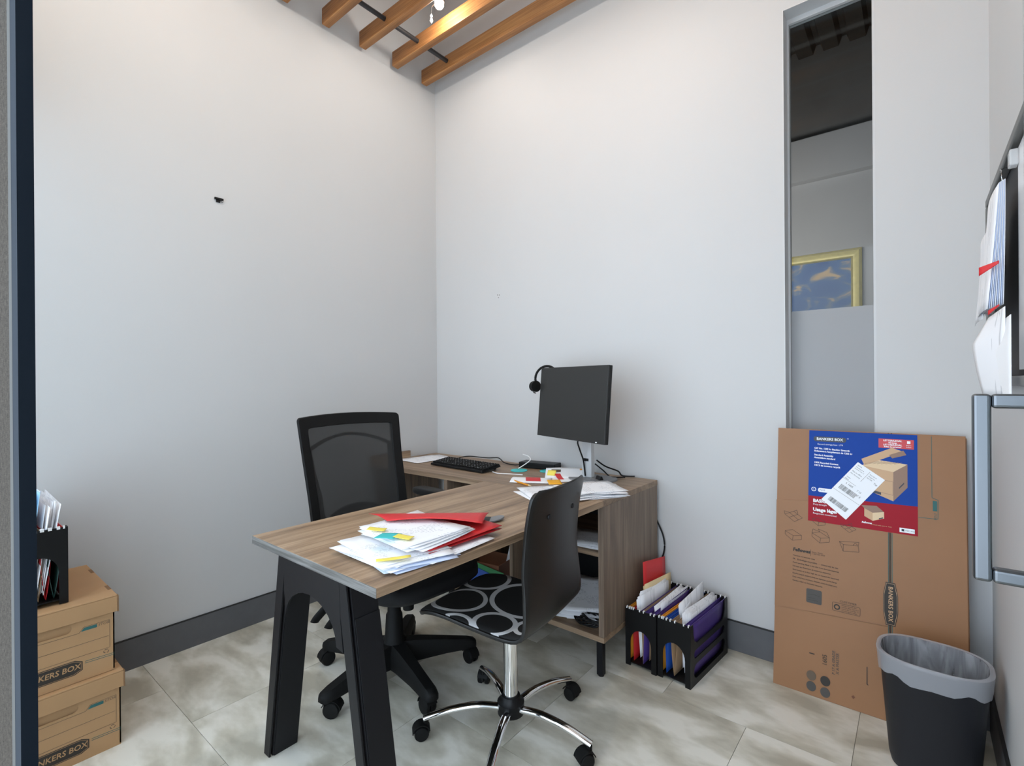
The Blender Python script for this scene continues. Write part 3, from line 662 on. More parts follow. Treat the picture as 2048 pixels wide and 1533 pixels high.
# backrest (frame, mesh, lumbar arc)
def back_x(z): return interp([(0.46, -0.235), (0.56, -0.262), (0.65, -0.272), (0.75, -0.292), (0.90, -0.330), (1.10, -0.372), (1.2, -0.39)], z)
def back_pt(y, z, off=0.0): return (back_x(z) + 0.075 * (y / 0.25) ** 2 * 0.55 + off, y, z + 0.012 * (1 - (y / 0.26) ** 2) * max(0, (z - 0.9) / 0.2))
def half(z): return interp([(0.48, 0.215), (0.55, 0.236), (0.66, 0.242), (0.90, 0.25), (1.085, 0.259), (1.2, 0.26)], z)
Z0, Z1 = 0.50, 1.092
fr_ = MB(); outer, inner = [], []
nb = 16
def ring_pts(inset_side, inset_top, inset_bot, rad):
    P = []
    zt, zb = Z1 - inset_top, Z0 + inset_bot
    for k in range(6):                               # top right corner
        a = math.radians(90 * k / 5); z = zt - rad + rad * math.sin(a); P.append((half(z) - inset_side - rad + rad * math.cos(a), z))
    for k in range(1, nb): P.append(((half(zt) - inset_side - rad) * (1 - 2 * k / nb), zt))
    for k in range(6):
        a = math.radians(90 + 90 * k / 5); z = zt - rad + rad * math.sin(a); P.append((-(half(z) - inset_side - rad) + rad * math.cos(a), z))
    for k in range(1, nb): z = zt - rad - (zt - zb - 2 * rad) * k / nb; P.append((-(half(z) - inset_side), z))
    for k in range(6):
        a = math.radians(180 + 90 * k / 5); z = zb + rad + rad * math.sin(a); P.append((-(half(z) - inset_side - rad) + rad * math.cos(a), z))
    for k in range(1, nb): P.append((-(half(zb) - inset_side - rad) * (1 - 2 * k / nb), zb))
    for k in range(6):
        a = math.radians(270 + 90 * k / 5); z = zb + rad + rad * math.sin(a); P.append((half(z) - inset_side - rad + rad * math.cos(a), z))
    for k in range(1, nb): z = zb + rad + (zt - zb - 2 * rad) * k / nb; P.append((half(z) - inset_side, z))
    return P
ro, ri = ring_pts(0, 0, 0, 0.016), ring_pts(0.042, 0.05, 0.10, 0.014)
n_ = len(ro)
front_o = [back_pt(y, z, 0.004) for y, z in ro]; front_i = [back_pt(y, z, 0.006) for y, z in ri]
rear_o = [back_pt(y, z, -0.016) for y, z in ro]; rear_i = [back_pt(y, z, -0.014) for y, z in ri]
fr_.v = front_o + front_i + rear_i + rear_o
for ring_k in range(4):
    a0, b0 = ring_k * n_, ((ring_k + 1) % 4) * n_
    for j in range(n_): fr_.f.append((a0 + j, a0 + (j + 1) % n_, b0 + (j + 1) % n_, b0 + j))
bkf = fr_.build('back_frame', 'soft_black', tc_, smooth=50, bevel=0.003)
def mesh_fn(u, v):
    z = Z0 + 0.03 + (Z1 - Z0 - 0.05) * v; y = (2 * u - 1) * (half(z) - 0.012); return back_pt(y, z, 0.0015)
MB().grid(16, 24, mesh_fn).build('back_mesh', 'mesh', tc_, smooth=60)
arc = []
for k in range(21):
    y = -0.225 + 0.45 * k / 20; z = 0.935 + 0.062 * (1 - (y / 0.225) ** 2); arc.append(back_pt(y, z, -0.022))
MB().tube(arc, 0.013, 8, 0.6).build('lumbar_arc', 'soft_black', bkf, smooth=50)
for s in (-1, 1):
    MB().tube([back_pt(s * (half(z) - 0.045 - 0.012 * (z < 0.8)), z, -0.020) for z in (0.94, 0.85, 0.75, 0.65, 0.56)], [0.012, 0.016, 0.018, 0.02, 0.02], 8, 0.7, (1, 0, 0)).build('inner_frame', 'soft_black', bkf, smooth=50)
low = []
for k in range(17):
    y = -0.2 + 0.4 * k / 16; low.append((y, 0.60 + 0.085 * (1 - abs(y / 0.2) ** 2.2)))
lo = MB(); lo.loft([[back_pt(y, z, -0.024) for y, z in low], [back_pt(y, 0.53, -0.030) for y, z in low]], False, False, closed=False)
lo.build('lower_back_cover', 'soft_black', bkf, smooth=50, solid=0.012)
MB().tube(smooth_path([(-0.09, 0, 0.40), (-0.20, 0, 0.405), (-0.275, 0, 0.44), (-0.305, 0, 0.53), (-0.31, 0, 0.60)], 5), 0.028, 10, 0.5, (0, 1, 0)).build('back_bar', 'soft_black', tc_, smooth=50)
for s, ax, ay, az in ((-1, 0.0, 0.285, -0.075), (1, -0.205, 0.365, 0.0)):
    ar = MB().tube(smooth_path([(0.02, s * 0.11, 0.41), (0.02, s * 0.24, 0.415), (ax * 0.5 + 0.01, s * (ay - 0.01), 0.46), (ax, s * ay, 0.56), (ax, s * ay, 0.675 + az)], 5), 0.02, 10, 0.6, (1, 0, 0)).build('arm_post', 'soft_black', tc_, smooth=50)
    pa = superr(0.125, 0.042, 3.2, 28)
    MB().loft([[(ax + x * f, s * ay + y * f, z + az) for x, y in pa] for f, z in ((0.85, 0.672), (0.98, 0.677), (1, 0.688), (0.96, 0.700), (0.8, 0.704))]).build('arm_pad', 'black_plastic', ar, smooth=60)

# ------------------------------------------------------------------ monitor
mo = empty('monitor', (1.378, -0.195, T), 0, label='dark flat monitor on a silver stand at the desk corner', cat='monitor')
MB().loft([[(x, y, z) for x, y in superr(0.12 * f, 0.095 * f, 3, 32)] for f, z in ((1, 0.0), (1, 0.006), (0.98, 0.009))]).build('stand_base', 'stand_base', mo, smooth=40)
pst = MB().hexa([(-0.06, -0.005, 0.008), (-0.005, -0.005, 0.008), (-0.005, 0.03, 0.008), (-0.06, 0.03, 0.008)], [(-0.062, -0.012, 0.46), (-0.003, -0.012, 0.46), (-0.003, 0.02, 0.46), (-0.062, 0.02, 0.46)]).build('stand_post', 'stand', mo, bevel=0.004)
MB().box(-0.05, -0.02, -0.0065, -0.004, 0.09, 0.12).build('cable_slot', 'black_plastic', pst)
pm = Matrix.Translation((1.331 - 1.378, -0.318 + 0.195, 1.137 - T)) @ Matrix.Rotation(math.radians(-19.2), 4, 'Z') @ Matrix.Rotation(math.radians(-5), 4, 'X')
MWd, MHt = 0.530, 0.362
MB().box(-MWd / 2, MWd / 2, -0.009, 0.0, -MHt / 2, MHt / 2).xf(pm).build('screen', 'screen', mo, bevel=0.0015)
bk = MB().box(-MWd / 2, MWd / 2, 0.0002, 0.016, -MHt / 2, MHt / 2).xf(pm).build('back_cover', 'screen_edge', mo, bevel=0.003)
MB().box(-0.12, 0.12, 0.016, 0.045, -0.10, 0.10).xf(pm).build('rear_bulge', 'screen_edge', bk, bevel=0.01)
MB().box(-0.06, 0.06, 0.045, 0.105, -0.05, 0.05).xf(pm).build('mount', 'stand', mo, bevel=0.004)
MB().box(0.205, 0.215, -0.0105, -0.0089, -MHt / 2 + 0.004, -MHt / 2 + 0.009).xf(pm).build('power_light', 'white_plastic', mo)
def cable(name, pts, r, mat, label, cat='cable', group=None, sub=8):
    c = Vector(pts[0]); o = MB().tube([p - c for p in smooth_path(pts, sub)], r, 7).build(name, mat, None, smooth=60)
    o.location = c; return tag(o, label, cat, group)
cable('monitor_cable', [(1.36, -0.235, 0.975), (1.335, -0.265, 0.945), (1.332, -0.245, 0.90), (1.335, -0.215, 0.84), (1.34, -0.205, 0.76)], 0.004, 'black_plastic', 'black cable hanging from the monitor down its stand')
cable('power_cable', [(1.37, -0.14, 0.835), (1.40, -0.10, 0.80), (1.45, -0.06, 0.775), (1.47, -0.05, 0.752), (1.53, -0.03, 0.752)], 0.004, 'black_plastic', 'black cable from behind the monitor stand towards the wall')
cable('power_cable', [(1.36, -0.14, 0.815), (1.39, -0.11, 0.78), (1.42, -0.10, 0.752), (1.46, -0.12, 0.753), (1.50, -0.08, 0.752)], 0.0035, 'black_plastic', 'lower black cable looping on the desk behind the monitor stand')
# headset hung on the monitor's upper left corner
hs = empty('headset', (1.378, -0.195, T), 0, label='black headset hung over the upper corner of the monitor', cat='headset')
cxh, czh = -MWd / 2 + 0.035, MHt / 2 - 0.055
band = []
for k in range(25):
    a = math.radians(-12 + 190 * k / 24)
    band.append(pm @ Vector((cxh + 0.073 * math.cos(a) - 0.004, -0.016 + 0.034 * (0.5 - 0.5 * math.cos(a) - 0.0), czh + 0.068 * math.sin(a))))
band = [pm @ Vector((cxh - 0.004 + 0.070 * math.cos(a), 0.006 - 0.024 * math.cos(a) * -1, czh + 0.066 * math.sin(a))) for a in [math.radians(-8 + 212 * k / 24) for k in range(25)]]
MB().tube(band, 0.0068, 8, 1.0).build('headband', 'soft_black', hs, smooth=60)
def cup(x, y, z, name='ear_cup'):
    return MB().lathe([(0.014, -0.016), (0.028, -0.014), (0.030, -0.003), (0.026, 0.0), (0.030, 0.003), (0.031, 0.016), (0.016, 0.020)], (0, 0, 0), 20, 'x').xf(pm @ Matrix.Translation((x, y, z))).build(name, 'soft_black', hs, smooth=50)
cup(cxh - 0.076, -0.018, czh - 0.045)
MB().tube([pm @ Vector(p) for p in [(cxh - 0.08, -0.02, czh - 0.07), (cxh - 0.065, -0.028, czh - 0.08), (cxh - 0.045, -0.030, czh - 0.082)]], 0.003, 6).build('microphone', 'soft_black', hs, smooth=50)

# ================================================================== THINGS ON THE DESK
def sheet(name, cx, cy, z, w, h, rot, mat='printed', label='', cat='paper', group=None, curl=(0, 0, 0, 0), wave=0.0, solid=0.0006, nu=6, nv=8, tilt=None):
    """a sheet lying at (cx,cy,z); curl = lift at the four corners (--, +-, ++, -+)"""
    ph = random.random() * 6
    def fn(u, v):
        x, y = (u - 0.5) * w, (v - 0.5) * h
        lift = curl[0] * ((1 - u) * (1 - v)) ** 1.6 + curl[1] * (u * (1 - v)) ** 1.6 + curl[2] * (u * v) ** 1.6 + curl[3] * ((1 - u) * v) ** 1.6
        return (x, y, lift + wave * (0.5 + 0.5 * math.sin(u * 5 + v * 3 + ph)))
    o = MB().grid(nu, nv, fn).build(name, mat, None, smooth=60, solid=solid, offset=1)
    o.location = (cx, cy, z); o.rotation_euler = tilt if tilt else (0, 0, math.radians(rot))
    return tag(o, label, cat, group)
G1 = 'loose white sheets in the heap on the desk'
L1 = 'white printed sheet in the untidy paper heap on the desk end'
z = T + 0.0005
heap = [(1.500, -1.495, 84, 'paper_blue', 0.212, 0.272), (1.495, -1.500, 76, 'paper_blue', 0.216, 0.279), (1.482, -1.515, 88, 'printed', 0.216, 0.279), (1.508, -1.49, 70, 'paper_blue', 0.21, 0.27),
        (1.478, -1.505, 80, 'printed', 0.216, 0.279), (1.462, -1.510, 96, 'printed', 0.216, 0.279), (1.490, -1.495, 74, 'printed', 0.216, 0.279), (1.462, -1.50, 84, 'paper', 0.216, 0.279), (1.455, -1.495, 79, 'printed', 0.216, 0.279)]
for i, (x_, y_, r_, m_, w_, h_) in enumerate(heap):
    sheet('paper_sheet', x_, y_, z, w_, h_, r_, m_, ('bluish white sheet at the bottom of the paper heap on the desk' if m_ == 'paper_blue' else 'topmost white sheet of the lower heap, under the long yellow strip' if i == len(heap) - 1 else 'plain unprinted white sheet just below the top of the lower heap' if m_ == 'paper' else L1), 'paper', G1, curl=(0.004, 0.006 * random.random(), 0.004, 0.008 * random.random()), wave=0.002); z += 0.0022
sheet('paper_sheet', 1.533, -1.385, T + 0.007, 0.216, 0.279, 4, 'printed', 'white printed sheet poking out towards the long front edge of the desk', 'paper', None, curl=(0, 0.002, 0, 0))
# red folders
rf = empty('red_folder', (1.49, -1.33, T + 0.016), math.radians(-2), label='flat red card folder under the white papers on the desk', cat='folder')
MB().grid(8, 8, lambda u, v: ((u - 0.5) * 0.235, (v - 0.5) * 0.30, 0.001 + 0.004 * v)).build('lower_leaf', 'red2', rf, smooth=60, solid=0.0012)
MB().grid(8, 8, lambda u, v: ((u - 0.5) * 0.235, (v - 0.5) * 0.30, 0.009 + 0.006 * v + 0.004 * math.sin(PI * u))).build('upper_leaf', 'red', rf, smooth=60, solid=0.0012)
z = T + 0.032
pile = [(1.468, -1.412, 92), (1.455, -1.425, 84), (1.462, -1.412, 88), (1.450, -1.420, 80), (1.455, -1.416, 86), (1.450, -1.418, 83)]
for i, (x_, y_, r_) in enumerate(pile):
    sheet('paper_sheet', x_, y_, z, 0.216, 0.279, r_, 'printed' if i != 2 else 'paper', ('topmost white sheet under the raised red cover, carrying the sticky notes' if i == len(pile) - 1 else 'plain white sheet among those under the raised red cover' if i == 2 else 'white printed sheet clamped under the raised red cover on the desk'), 'paper', 'sheets under the raised red cover', curl=(0.0, 0.012, 0.012, 0.0), wave=0.0012); z += 0.0026
Pc = [Vector(p) for p in ((1.168, -1.382, 0.783), (1.498, -1.120, 0.786), (1.604, -1.268, 0.800), (1.345, -1.435, 0.800))]
cen = Vector((1.41, -1.30, 0.781))
def cover_fn(u, v):
    a = Pc[0].lerp(Pc[1], u); b = Pc[3].lerp(Pc[2], u); p = a.lerp(b, v)
    p = p + Vector((0, 0, 0.012 * math.sin(PI * u) * v + 0.006 * math.sin(PI * v)))
    return p - cen
rc = MB().grid(14, 8, cover_fn).build('red_folder', 'red', None, smooth=60, solid=0.0012); rc.location = cen
tag(rc, 'red card folder cover bowed up over the heap of papers', 'folder')
# sticky notes on the heap
def note(name, cx, cy, z, w, h, rot, mat, label, lift=0.006, cat='sticky note'):
    o = MB().grid(6, 6, lambda u, v: ((u - 0.5) * w, (v - 0.5) * h, lift * v * v)).build(name, mat, None, smooth=60, solid=0.0005, offset=1)
    o.location = (cx, cy, z); o.rotation_euler = (0, 0, math.radians(rot)); return tag(o, label, cat)
note('sticky_note', 1.472, -1.528, T + 0.0560, 0.052, 0.066, 112, 'teal', 'teal sticky note hanging off the papers in the desk heap', -0.004)
note('sticky_note', 1.392, -1.508, T + 0.0535, 0.030, 0.055, 125, 'yellow', 'yellow sticky flag left of the teal note in the heap', 0.004)
note('sticky_note', 1.520, -1.508, T + 0.0545, 0.032, 0.052, 112, 'yellow', 'yellow sticky note right of the teal note in the heap', 0.004)
note('sticky_note', 1.580, -1.590, T + 0.029, 0.020, 0.090, -35, 'yellow', 'long yellow sticky strip at the near side of the paper heap', 0.003)
# papers at the corner by the monitor
G2 = 'loose sheets fanned out beside the monitor'
L2 = 'white printed sheet fanned out between the monitor and the credenza end'
z = T + 0.0005
fan = [(1.525, -0.505, -34), (1.510, -0.520, -16), (1.538, -0.485, -42), (1.515, -0.495, -22), (1.50, -0.505, -30), (1.530, -0.475, -48), (1.505, -0.490, -20), (1.520, -0.475, -37)]
for i, (x_, y_, r_) in enumerate(fan):
    sheet('paper_sheet', x_, y_, z, 0.216, 0.279, r_, 'printed' if i % 3 else 'paper', ('lowest white sheet of the fan between monitor and credenza end' if i == 0 else 'topmost white sheet of the fan, under the black binder clip' if i == len(fan) - 1 else 'plain unprinted white sheet in the fan beside the monitor' if i % 3 == 0 else L2), 'paper', G2, curl=(0.006 * random.random(), 0.006 * random.random(), 0.0, 0.0), wave=0.003); z += 0.0032
sheet('paper_sheet', 1.395, -0.625, T + 0.0005, 0.216, 0.25, 62, 'paper', 'lowest white sheet behind the visitor chair back on the desk', 'paper', None)
sheet('paper_sheet', 1.385, -0.60, T + 0.006, 0.216, 0.26, 55, 'printed', 'upper white sheet under the amber note on the desk', 'paper', None, wave=0.002)
note('sticky_note', 1.352, -0.500, T + 0.030, 0.062, 0.088, 42, 'amber', 'amber note lying on white sheets beside the monitor', 0.004)
note('sticky_note', 1.182, -0.285, T + 0.002, 0.045, 0.055, 20, 'yellow', 'crumpled yellow note in front of the white envelope', 0.032)
note('sticky_note', 1.150, -0.225, T + 0.004, 0.04, 0.05, 60, 'yellow', 'small yellow note tucked beside the white envelope', 0.02)
note('card_slip', 1.235, -0.285, T + 0.004, 0.03, 0.075, 50, 'red', 'small red slip next to the crumpled yellow note', 0.016, 'paper slip')
bk_ = empty('leaflet', (1.150, -0.41, T), math.radians(-62), label='red and white leaflet lying in front of the keyboard end', cat='leaflet')
MB().grid(6, 6, lambda u, v: ((u - 0.5) * 0.135, (v - 0.5) * 0.20, 0.002 + 0.010 * math.sin(PI * u))).build('cover', 'paper', bk_, smooth=60, solid=0.001)
MB().grid(6, 6, lambda u, v: (-0.052 + u * 0.10, -0.03 + v * 0.075 + 0.018 * (u - 0.5), 0.0036 + 0.010 * math.sin(PI * (0.5 + (-0.052 + u * 0.10) / 0.135)))).build('red_print', 'red', bk_, smooth=60)
en = empty('envelope', (1.235, -0.20, T + 0.001), math.radians(40), label='white window envelope propped up in front of the monitor stand', cat='envelope', rot=None)
en.rotation_euler = (math.radians(14), 0, math.radians(32))
MB().grid(6, 6, lambda u, v: ((u - 0.5) * 0.24, v * 0.13 - 0.07, 0.018 + 0.004 * math.sin(PI * u))).build('body', 'paper', en, smooth=60, solid=0.0012)
MB().box(-0.09, -0.04, 0.0, 0.03, 0.0235, 0.0238).build('address_print', 'ink_grey', en)
MB().box(0.06, 0.09, 0.03, 0.045, 0.0225, 0.0232).build('stamp_print', 'orange', en)
sheet('paper_sheet', 1.28, -0.27, T + 0.0015, 0.14, 0.22, -48, 'paper', 'white sheet lying under the propped envelope', 'paper', None, wave=0.003)
# teal coasters
for (x_, y_, lab) in ((0.925, -0.228, 'round teal coaster behind the keyboard end'), (1.070, -0.150, 'round teal coaster half hidden by the envelope')):
    o = MB().lathe([(0.001, 0.0), (0.046, 0.0), (0.048, 0.002), (0.046, 0.004), (0.001, 0.004)], n=28).build('coaster', 'teal', None, smooth=40); o.location = (x_, y_, T + 0.0005); tag(o, lab, 'coaster')
# pencil
pc = empty('pencil', (1.165, -0.508, T + 0.005), math.radians(-20), label='orange pencil lying beside the leaflet', cat='pencil')
MB().lathe([(0.0045, -0.075), (0.0045, 0.062)], n=6, axis='x').build('shaft', 'orange', pc)
MB().lathe([(0.0045, 0.0625), (0.001, 0.085)], n=8, axis='x').build('tip', 'manila', pc)
MB().lathe([(0.0046, -0.092), (0.0046, -0.0755)], n=8, axis='x').build('eraser', 'white_plastic', pc)
# binder clip on the fanned papers
bc = empty('binder_clip', (1.475, -0.30, T + 0.026), math.radians(-30), label='black binder clip with wire handle on the fanned papers', cat='clip')
MB().prism([(-0.02, -0.012, 0.0), (-0.02, 0.012, 0.0), (-0.02, 0.004, 0.018), (-0.02, -0.004, 0.018)], (0.04, 0, 0)).build('clip_body', 'black_metal', bc, bevel=0.001)
MB().tube(smooth_path([(-0.012, -0.013, 0.004), (-0.013, -0.035, 0.008), (0, -0.046, 0.008), (0.013, -0.035, 0.008), (0.012, -0.013, 0.004)], 5), 0.001, 6).build('wire_handle', 'steel', bc, smooth=50)
# keyboard
kb = empty('keyboard', (0.600, -0.412, T), math.radians(-3.2), label='black computer keyboard on the return of the desk', cat='keyboard')
def KT(mb): return mb.xf(Matrix.Translation((0, 0, 0.003)) @ Matrix.Rotation(math.radians(6), 4, 'X') @ Matrix.Translation((0, 0.075, 0)))
KT(MB().hexa([(-0.225, -0.075, 0), (0.225, -0.075, 0), (0.225, 0.075, 0), (-0.225, 0.075, 0)], [(-0.221, -0.072, 0.013), (0.221, -0.072, 0.013), (0.221, 0.072, 0.016), (-0.221, 0.072, 0.016)])).build('case', 'black_plastic', kb, bevel=0.003)
keys = MB()
for rw in range(6):
    x = -0.214
    y = -0.062 + rw * 0.0215
    while x < 0.212:
        w_ = 0.0175
        if rw == 0 and abs(x + 0.11) < 0.009: w_ = 0.11
        if rw in (1, 2) and x < -0.21: w_ = 0.028
        if 0.075 < x < 0.083 or 0.137 < x < 0.145: x += 0.008
        keys.hexa([(x, y, 0.0145), (x + w_, y, 0.0145), (x + w_, y + 0.018, 0.0145), (x, y + 0.018, 0.0145)], [(x + 0.002, y + 0.002, 0.021), (x + w_ - 0.002, y + 0.002, 0.021), (x + w_ - 0.002, y + 0.016, 0.0215), (x + 0.002, y + 0.016, 0.0215)])
        x += w_ + 0.0022
tag(KT(keys).build('keys', 'soft_black', kb), kind='stuff')
lg = MB()
for i in range(18):
    for j in range(6):
        if random.random() < 0.8:
            x = -0.207 + i * 0.0235; y = -0.054 + j * 0.0215; lg.box(x, x + 0.004, y, y + 0.003, 0.0216, 0.0219)
tag(KT(lg).build('key_legends', 'stand', kb), kind='stuff')
for s in (-0.18, 0.18):
    KT(MB().box(s - 0.01, s + 0.01, 0.062, 0.070, -0.016, 0.001)).build('foot', 'black_plastic', kb)
sheet('paper_sheet', 0.165, -0.235, T + 0.0005, 0.216, 0.30, -12, 'printed', 'white sheets lying left of the keyboard near the wall', 'paper', None)
sheet('paper_sheet', 0.175, -0.265, T + 0.003, 0.216, 0.279, -4, 'printed', 'top white sheet left of the keyboard overlapping another', 'paper', None, curl=(0, 0, 0.004, 0))
# docking station
ds = empty('docking_station', (0.965, -0.085, T), math.radians(9), label='small flat black docking box against the wall behind the papers', cat='electronics')
MB().box(-0.115, 0.115, -0.045, 0.045, 0.002, 0.034).build('case', 'black_plastic', ds, bevel=0.003)
MB().box(-0.11, 0.11, -0.0455, -0.0449, 0.012, 0.024).build('front_strip', 'soft_black', ds)
for sx in (-0.09, 0.09): MB().box(sx - 0.012, sx + 0.012, -0.03, 0.03, 0, 0.002).build('foot', 'soft_black', ds)
cable('keyboard_cable', [(0.425, -0.245, T + 0.015), (0.435, -0.20, T + 0.028), (0.47, -0.15, T + 0.032), (0.56, -0.085, T + 0.022), (0.64, -0.075, T + 0.028), (0.72, -0.11, T + 0.010), (0.80, -0.115, T + 0.006), (0.85, -0.10, T + 0.012)], 0.0032, 'black_plastic', 'black keyboard cable curving over the desk to the docking box')
cable('charging_cable', [(0.845, -0.36, T + 0.004), (0.90, -0.375, T + 0.004), (0.96, -0.345, T + 0.003), (1.03, -0.33, T + 0.004)], 0.0028, 'white_plastic', 'white charging cable lying between the keyboard and the leaflet')
cable('charging_cable', [(0.905, -0.21, T + 0.008), (0.93, -0.18, T + 0.03), (0.95, -0.155, T + 0.055), (0.92, -0.135, T + 0.07), (0.87, -0.12, T + 0.075)], 0.0028, 'white_plastic', 'white cable arching up in front of the docking box')
# cable hanging between credenza and wall
cable('wall_cable', [(1.60, -0.008, 0.62), (1.625, -0.006, 0.56), (1.668, -0.006, 0.47), (1.675, -0.006, 0.40), (1.655, -0.006, 0.345), (1.62, -0.006, 0.35)], 0.004, 'black_plastic', 'black cable looping on the wall beside the credenza end')

# ================================================================== THINGS IN THE CREDENZA
cb0 = cz0 + 0.0235
def bundle(name, loc, w, h, n, rot, label, mat='printed', tilt=(0, 0), fan=2.0, cat='papers', step=0.0016):
    """a pile of sheets, each sheet a part"""
    r = empty(name, loc, math.radians(rot), label, cat)
    r.rotation_euler = (tilt[0], tilt[1], math.radians(rot))
    for i in range(n):
        o = MB().grid(4, 4, lambda u, v: ((u - 0.5) * w, (v - 0.5) * h, 0.002 * math.sin(3 * u + i))).build('sheet', mat if i % 4 else 'paper', r, smooth=60, solid=0.0007, offset=1)
        o.location = (random.uniform(-1, 1) * 0.004 * fan, random.uniform(-1, 1) * 0.004 * fan, i * step); o.rotation_euler = (0, 0, math.radians(random.uniform(-fan, fan)))
    return r
bundle('paper_pile', (1.45, -0.36, cb0 + 0.003), 0.23, 0.30, 12, 25, 'pile of grey-white papers on the credenza bottom beside the cable coil', fan=5, step=0.004)
o = sheet('paper_sheet', 1.49, -0.40, cb0 + 0.062, 0.22, 0.30, 15, 'printed', 'curled white sheet on top of the papers in the credenza', curl=(0.0, 0.03, 0.10, 0.05))
bundle('paper_pile', (1.50, -0.44, 0.521), 0.21, 0.22, 6, 10, 'thin pile of papers on the upper credenza shelf', fan=4, step=0.003)
# cable coil
cc = []
for k in range(110):
    a = k * 0.42; rr = 0.055 + 0.016 * math.sin(k * 0.37); cc.append(Vector((rr * math.cos(a) * 1.2, rr * 0.62 * math.sin(a), 0.012 + 0.025 * (k / 110) + 0.012 * math.sin(k * 0.9))))
o = MB().tube(smooth_path(cc, 2), 0.0038, 6).build('cable_coil', 'black_plastic', None, smooth=60); o.location = (1.545, -0.50, cb0); tag(o, 'tangled coil of black cable at the front of the credenza bottom', 'cable')
# left bay: carton, folder, papers
cn = empty('small_carton', (0.83, -0.39, cb0), math.radians(8), label='small open brown carton on the credenza bottom behind the blue folder', cat='carton')
for a_ in ((-0.13, 0.13, -0.09, -0.086), (-0.13, 0.13, 0.086, 0.09), (-0.13, -0.126, -0.086, 0.086), (0.126, 0.13, -0.086, 0.086)):
    MB().box(*a_, 0.004, 0.115).build('side', 'brown', cn)
MB().box(-0.13, 0.13, -0.09, 0.09, 0, 0.004).build('bottom', 'brown', cn)
bf = empty('blue_folder', (0.905, -0.515, cb0), math.radians(14), label='blue and green card folder standing at the credenza front', cat='folder')
MB().hexa([(-0.07, -0.002, 0), (0.09, -0.002, 0), (0.09, 0.002, 0), (-0.07, 0.002, 0)], [(-0.07, 0.016, 0.105), (0.09, 0.016, 0.06), (0.09, 0.02, 0.06), (-0.07, 0.02, 0.105)]).build('blue_leaf', 'blue', bf)
MB().hexa([(-0.072, 0.010, 0), (0.11, 0.010, 0), (0.11, 0.013, 0), (-0.072, 0.013, 0)], [(-0.072, 0.026, 0.125), (0.11, 0.026, 0.085), (0.11, 0.029, 0.085), (-0.072, 0.029, 0.125)]).build('green_leaf', 'green', bf)
sheet('paper_sheet', 0.765, -0.50, cb0 + 0.001, 0.15, 0.11, 20, 'paper', 'white slip lying on the credenza bottom left of the blue folder', 'paper')
bundle('paper_pile', (1.01, -0.27, cb0 + 0.105), 0.20, 0.28, 7, 12, 'papers leaning up against the credenza back behind the blue folder', tilt=(math.radians(62), 0), fan=4, step=0.004)

# ================================================================== FILE HOLDERS
HW, HD, HH = 0.144, 0.385, 0.252
def holder(loc, rz, label):
    r = empty('file_holder', loc, rz, label, 'file holder')
    out = [(-HW / 2, 0), (-0.049, 0), (-0.049, 0.105)]
    for k in range(1, 12):
        a = PI - PI * k / 12; out.append((0.049 * math.cos(a), 0.105 + 0.058 * math.sin(a)))
    out += [(0.049, 0.105), (0.049, 0), (HW / 2, 0), (HW / 2, HH), (-HW / 2, HH)]
    for y_ in (-HD / 2 + 0.002, HD / 2 - 0.002):
        plate('end_panel', [out], 0.002, frame((0, y_, 0), (1, 0, 0), (0, 0, 1)), 'black_plastic', r)
    d = HD / 2 - 0.004
    so = [(-d, 0), (d, 0), (d, HH)]
    sc = [(d - 0.022, HH), (d - 0.026, 0.21), (d - 0.036, 0.182), (d - 0.058, 0.168)]
    so += sc + [(-x, z_) for x, z_ in reversed(sc)] + [(-d, HH)]
    holes = [rrect(-d + 0.032, d - 0.032, 0.108, 0.142, 0.014), rrect(-d + 0.03, d - 0.03, 0.026, 0.084, 0.026)]
    for x_ in (-HW / 2 + 0.002, HW / 2 - 0.002):
        plate('side_panel', [so] + holes, 0.002, frame((x_, 0, 0), (0, 1, 0), (0, 0, 1)), 'black_plastic', r)
    MB().box(-HW / 2 + 0.004, HW / 2 - 0.004, -d, d, 0.012, 0.016).build('bottom_panel', 'black_plastic', r)
    return r
def world_pt(root, p):
    return Matrix.Translation(root.location) @ Matrix.Rotation(root.rotation_euler.z, 4, 'Z') @ Vector(p)
def hanging(root, x, mat, label, gap=0.006, ztop=0.246, belly=0.0, inner=None):
    """hanging file folder: two leaves joined at the bottom, white hooks on the rails"""
    f = empty('hanging_folder', world_pt(root, (x, 0, 0.018)), root.rotation_euler.z, label, 'file folder')
    L_ = HD / 2 - 0.012; h_ = ztop - 0.018
    def leaf(s):
        return MB().grid(4, 8, lambda u, v: (s * (gap * v + belly * math.sin(PI * v)), (2 * u - 1) * L_, 0.002 + h_ * v))
    for s in (-1, 1):
        lf = leaf(s).build('leaf', (inner if (inner and s == -1) else mat), f, smooth=60, solid=0.0008)
    for s in (-1, 1):
        rl = MB().box(s * gap - 0.001, s * gap + 0.001, -L_ - 0.003, L_ + 0.003, h_ - 0.002, h_ + 0.002).build('rail', mat, f)
        for e in (-1, 1):
            MB().box(s * gap - 0.0022, s * gap + 0.0022, e * (L_ + 0.003), e * (L_ + 0.0135), h_ + 0.001, h_ + 0.010).build('hook', 'white_plastic', rl)
    return f
